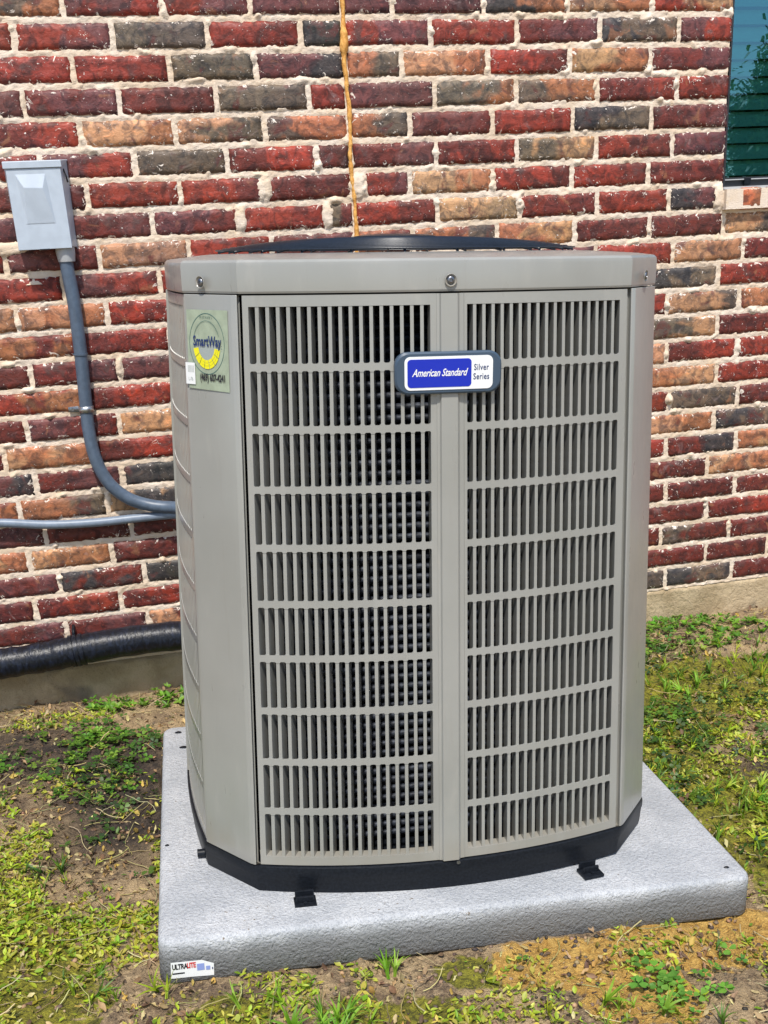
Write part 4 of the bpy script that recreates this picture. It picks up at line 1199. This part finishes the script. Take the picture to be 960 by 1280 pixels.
def stem(seed):
    q = random.Random(seed); P = [(0, 0, .02)]; a = q.uniform(0, 6)
    for i in range(5): a += q.uniform(-.5, .5); P.append((P[-1][0] + math.cos(a) * .2, P[-1][1] + math.sin(a) * .2, max(.02, P[-1][2] + q.uniform(-.05, .07))))
    v, f = tube(P, 0.014, 3); F = []
    for q_ in f:
        if len(q_) == 4: F += [(q_[0], q_[1], q_[2]), (q_[0], q_[2], q_[3])]
    return [tuple(p) for p in v], F

rs = np.random.RandomState(5)
def region(kind):
    """candidate positions in the visible ground, thinned by a density field"""
    pass
def place(n, dens, seed, sc=1.0):
    r = np.random.RandomState(seed)
    x = r.uniform(-1.35, 1.95, n); y = r.uniform(-2.3, -0.012, n)
    d = dens(x, y)
    k = (r.rand(n) < d) & ~in_pad(x, y, 0.004)
    x, y = x[k], y[k]
    return np.stack([x, y, ground_h(x, y)], -1)
def blob(x, y, L_):
    d = np.zeros(x.shape)
    for cx, cy, rx, ry, v in L_:
        q = ((x - cx) / rx) ** 2 + ((y - cy) / ry) ** 2
        d = np.maximum(d, v * np.clip(1.6 - q, 0, 1))
    return d
def tones(n, pal, r, jit=0.18):
    p = np.array(pal)[r.randint(0, len(pal), n)]
    return p * (1 + jit * r.randn(n, 1)).clip(0.5, 1.6) * (1 + 0.06 * r.randn(n, 3))
LIME = [(0.34, 0.46, 0.025), (0.44, 0.54, 0.035), (0.20, 0.34, 0.02), (0.54, 0.56, 0.08), (0.52, 0.47, 0.09), (0.36, 0.36, 0.03)]
GREEN = [(0.08, 0.20, 0.02), (0.13, 0.27, 0.025), (0.06, 0.15, 0.02), (0.20, 0.33, 0.04)]
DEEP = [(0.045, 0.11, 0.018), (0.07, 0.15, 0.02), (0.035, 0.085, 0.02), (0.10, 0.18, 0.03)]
TAN = [(0.42, 0.30, 0.14), (0.30, 0.19, 0.10), (0.50, 0.40, 0.19), (0.17, 0.10, 0.055), (0.12, 0.07, 0.04), (0.46, 0.31, 0.07)]
STRAW = [(0.52, 0.44, 0.20), (0.42, 0.38, 0.14), (0.36, 0.25, 0.12), (0.60, 0.50, 0.28)]
def clump(x, y, sc, seed, lo=-0.1, hi=0.3): return sstep(lo, hi, fbm(x * sc, y * sc, seed, 3))
nr = lambda n, a, b, r: r.uniform(a, b, n)
def go(name, tmpl, n, dens, pal, size, tilt, seed, label, mat='leaf', lift=0.0, jit=0.18):
    P = place(n, dens, seed); r = np.random.RandomState(seed + 1)
    m_ = len(P)
    if lift: P[:, 2] += r.uniform(0, lift, m_)
    return scatter(name, tmpl, P, nr(m_, 0, 6.283, r), r.uniform(0, tilt, m_), nr(m_, size[0], size[1], r), tones(m_, pal, r, jit), label, mat)
lower_left = [(-0.95, -1.20, 0.55, 0.50, 1.0), (-0.65, -1.75, 0.55, 0.28, 1.0), (-1.0, -1.7, .5, .5, 1.0)]
# small creeping leaves: lime in the lower left, along the front, right
go('creeping_weed_leaves', [ovate(i) for i in range(14)] + [blade(200 + i) for i in range(5)] + [rosette(60 + i, 3) for i in range(2)], 420000, lambda x, y: clump(x, y, 7, 301, -0.25, 0.35) * np.maximum(blob(x, y, lower_left) * 0.5, blob(x, y, [(0.1, -1.95, 1.1, 0.22, 0.22), (1.15, -0.72, 0.6, 0.18, 0.55), (1.3, -1.5, 0.5, 0.9, 0.25), (-0.95, -0.16, 0.5, 0.06, 0.2), (0.75, -1.9, 0.45, 0.25, 0.30)])), LIME, (0.006, 0.019), 0.9, 11, 'small yellow-green weed leaves creeping over the soil', lift=0.008)
go('clover_patch', [clover(i) for i in range(8)], 60000, lambda x, y: np.maximum(clump(x, y, 6, 311, -0.3, 0.2) * blob(x, y, [(-1.0, -0.40, 0.42, 0.17, 0.55), (-0.78, -0.34, 0.18, 0.14, 0.4), (-0.68, -0.62, 0.15, 0.2, .25), (1.3, -0.2, 0.3, 0.08, 0.8), (0.98, -0.68, 0.2, 0.09, 0.4)]), 0), GREEN, (0.008, 0.017), 0.5, 21, 'patch of clover with three round leaflets by the wall', lift=0.008)
go('shaded_weed_leaves', [ovate(i + 40) for i in range(6)] + [clover(30 + i) for i in range(3)], 110000, lambda x, y: clump(x, y, 8, 321, -0.2, 0.4) * blob(x, y, [(-0.9, -0.5, 0.6, 0.25, 0.30), (0.95, -1.15, 0.25, 0.35, 0.34), (1.3, -1.0, 0.4, 0.5, 0.40), (1.2, -0.45, 0.5, 0.15, 0.18), (-0.6, -0.8, 0.14, 0.4, 0.16)]), DEEP, (0.008, 0.018), 0.9, 31, 'low weeds with shade painted into their dark green', lift=0.006)  # dark leaf colour carries the shade of the ground bands
go('weeds_at_wall_foot', [rosette(i) for i in range(6)], 16000, lambda x, y: blob(x, y, [(-0.60, -0.09, 0.12, 0.07, 0.75), (-0.47, -0.10, 0.10, 0.08, 0.75), (1.02, -0.08, 0.16, 0.05, 0.5), (1.32, -0.06, 0.18, 0.05, 0.8), (1.52, -0.16, 0.14, 0.09, 0.8), (1.42, -0.26, 0.10, 0.07, 0.7)]), [(0.12, 0.30, 0.02), (0.18, 0.36, 0.03), (0.10, 0.22, 0.02), (0.26, 0.42, 0.05)], (0.012, 0.026), 0.5, 41, 'bright green leafy weeds growing at the foot of the wall', lift=0.016)
go('grass_tufts', [tuft(i) for i in range(8)], 20000, lambda x, y: clump(x, y, 5, 331, -0.1, 0.4) * blob(x, y, [(-0.27, -1.86, 0.22, 0.10, 0.30), (-0.85, -1.9, 0.4, 0.2, 0.15), (-1.0, -1.2, 0.3, 0.3, 0.35), (-0.95, -1.75, 0.4, 0.3, 0.3), (1.3, -0.6, 0.5, 0.4, 0.22), (1.1, -1.2, 0.4, 0.5, 0.30), (0.5, -1.95, 0.4, 0.15, .12), (0.9, -1.7, 0.3, 0.2, .2)]), LIME[:3] + GREEN[1:], (0.020, 0.065), 0.9, 51, 'tufts of green grass growing among the weeds')
go('bright_grass', [tuft(50 + i, 9) for i in range(4)], 6500, lambda x, y: blob(x, y, [(-0.24, -1.83, 0.10, 0.06, 0.95), (-0.33, -1.74, 0.07, 0.02, 0.8), (0.30, -1.93, 0.10, 0.05, 0.5), (-0.05, -1.70, 0.04, 0.02, 0.8), (1.15, -0.55, 0.16, 0.05, 0.6)]), [(0.16, 0.36, 0.02), (0.24, 0.44, 0.03), (0.30, 0.48, 0.05)], (0.03, 0.075), 0.9, 61, 'bright grass clump in front of the pad', jit=0.1)
go('round_weed_leaves', [clover(90 + i) for i in range(5)], 14000, lambda x, y: blob(x, y, [(0.40, -1.86, 0.045, 0.09, 0.75), (0.50, -1.88, 0.05, 0.06, 0.5), (0.17, -1.73, 0.04, 0.012, 0.5), (0.62, -1.86, 0.1, 0.06, 0.3)]), [(0.13, 0.34, 0.04), (0.20, 0.42, 0.05), (0.10, 0.26, 0.03)], (0.010, 0.019), 0.35, 71, 'round-leaved green weeds growing through the orange sand', lift=0.01, jit=0.1)
go('leaf_litter', [curl(i) for i in range(8)], 90000, lambda x, y: 0.08 + clump(x, y, 9, 341, 0.0, 0.5) * blob(x, y, [(-1.0, -0.14, 0.5, 0.1, 0.5), (-0.7, -0.2, 0.3, 0.12, 0.4), (0.1, -1.85, 0.9, 0.3, 0.30), (-0.9, -1.2, 0.5, 0.5, 0.3), (1.15, -0.2, 0.4, 0.14, 0.5), (1.2, -0.75, 0.4, 0.15, 0.3)]), TAN, (0.007, 0.020), 1.2, 81, 'dry brown leaf litter and chips on the soil', 'dry', lift=0.004)
go('dry_stems', [stem(i) for i in range(8)], 9000, lambda x, y: 0.10 + blob(x, y, [(-1.0, -0.12, 0.6, 0.09, 0.8), (-0.8, -1.2, 0.5, 0.5, 0.25), (1.1, -0.2, 0.4, 0.12, 0.5)]), STRAW, (0.04, 0.10), 0.3, 91, 'dry straw stems lying over the soil', 'dry', lift=0.006)
go('pebbles', [pebble(i) for i in range(6)], 30000, lambda x, y: 0.10 + 0.35 * blob(x, y, [(0.2, -1.82, 0.6, 0.2, 1)]), [(0.25, 0.17, 0.11), (0.12, 0.085, 0.06), (0.40, 0.26, 0.14), (0.07, 0.05, 0.04)], (0.002, 0.007), 0.6, 101, 'small clods and pebbles scattered on the bare soil', 'dry')

# ------------------------------------------------------------------ the tree seen mirrored in the window
tree = tag(empty('garden_tree', (11.9, -14.0, -0.05)), 'leafy green garden tree standing far across the yard, mirrored in the window', 'tree')
V, F = tube([(0, 0, 0), (0.05, 0, 0.8), (-0.03, 0.05, 1.8), (0.04, 0, 2.8)], 0.15, 10, radf=lambda t, i: 0.17 - 0.1 * t)
mesh('trunk', V, F, M['bark'], tree, True)
for k in range(7):
    a = k * 0.9; V, F = tube([(0, 0, 1.3 + 0.15 * k), (0.5 * math.cos(a), 0.5 * math.sin(a), 1.9 + .15 * k), (1.1 * math.cos(a), 1.1 * math.sin(a), 2.3 + .2 * k)], 0.05, 6, radf=lambda t, i: 0.06 - 0.045 * t); mesh('limb', V, F, M['bark'], tree, True)
r = np.random.RandomState(9)
cc = []
for k in range(60):
    a = r.rand() * 6.28; q = r.rand() ** 0.6 * 1.9; z = 0.9 + r.rand() * 3.2
    q *= math.sqrt(max(0.05, 1 - ((z - 2.3) / 2.1) ** 2)); cc.append((q * math.cos(a), q * math.sin(a), z))
cc = np.array(cc); n = 130000
P = cc[r.randint(0, 60, n)] + r.randn(n, 3) * 0.27
tv, tf = [(0, -0.3, 0), (1, -0.1, 0.1), (1.1, 0.3, 0), (0.1, 0.35, 0.15)], [(0, 1, 2), (0, 2, 3)]; tv = np.array(tv)
ang = r.rand(n) * 6.28; c, s = np.cos(ang)[:, None], np.sin(ang)[:, None]; T = tv[None] * 0.10
tz = r.uniform(-1, 1, (n, 1))
Q = np.stack([T[..., 0] * c - T[..., 1] * s, T[..., 0] * s + T[..., 1] * c, T[..., 2] + T[..., 0] * tz], -1) + P[:, None]
Fq = (np.array(tf)[None] + (np.arange(n) * len(tv))[:, None, None]).reshape(-1, 3)
quick_mesh('crown', Q.reshape(-1, 3), Fq, 3, M['leaf'], tree, colr=np.repeat(tones(n, DEEP, r), len(tv), 0))
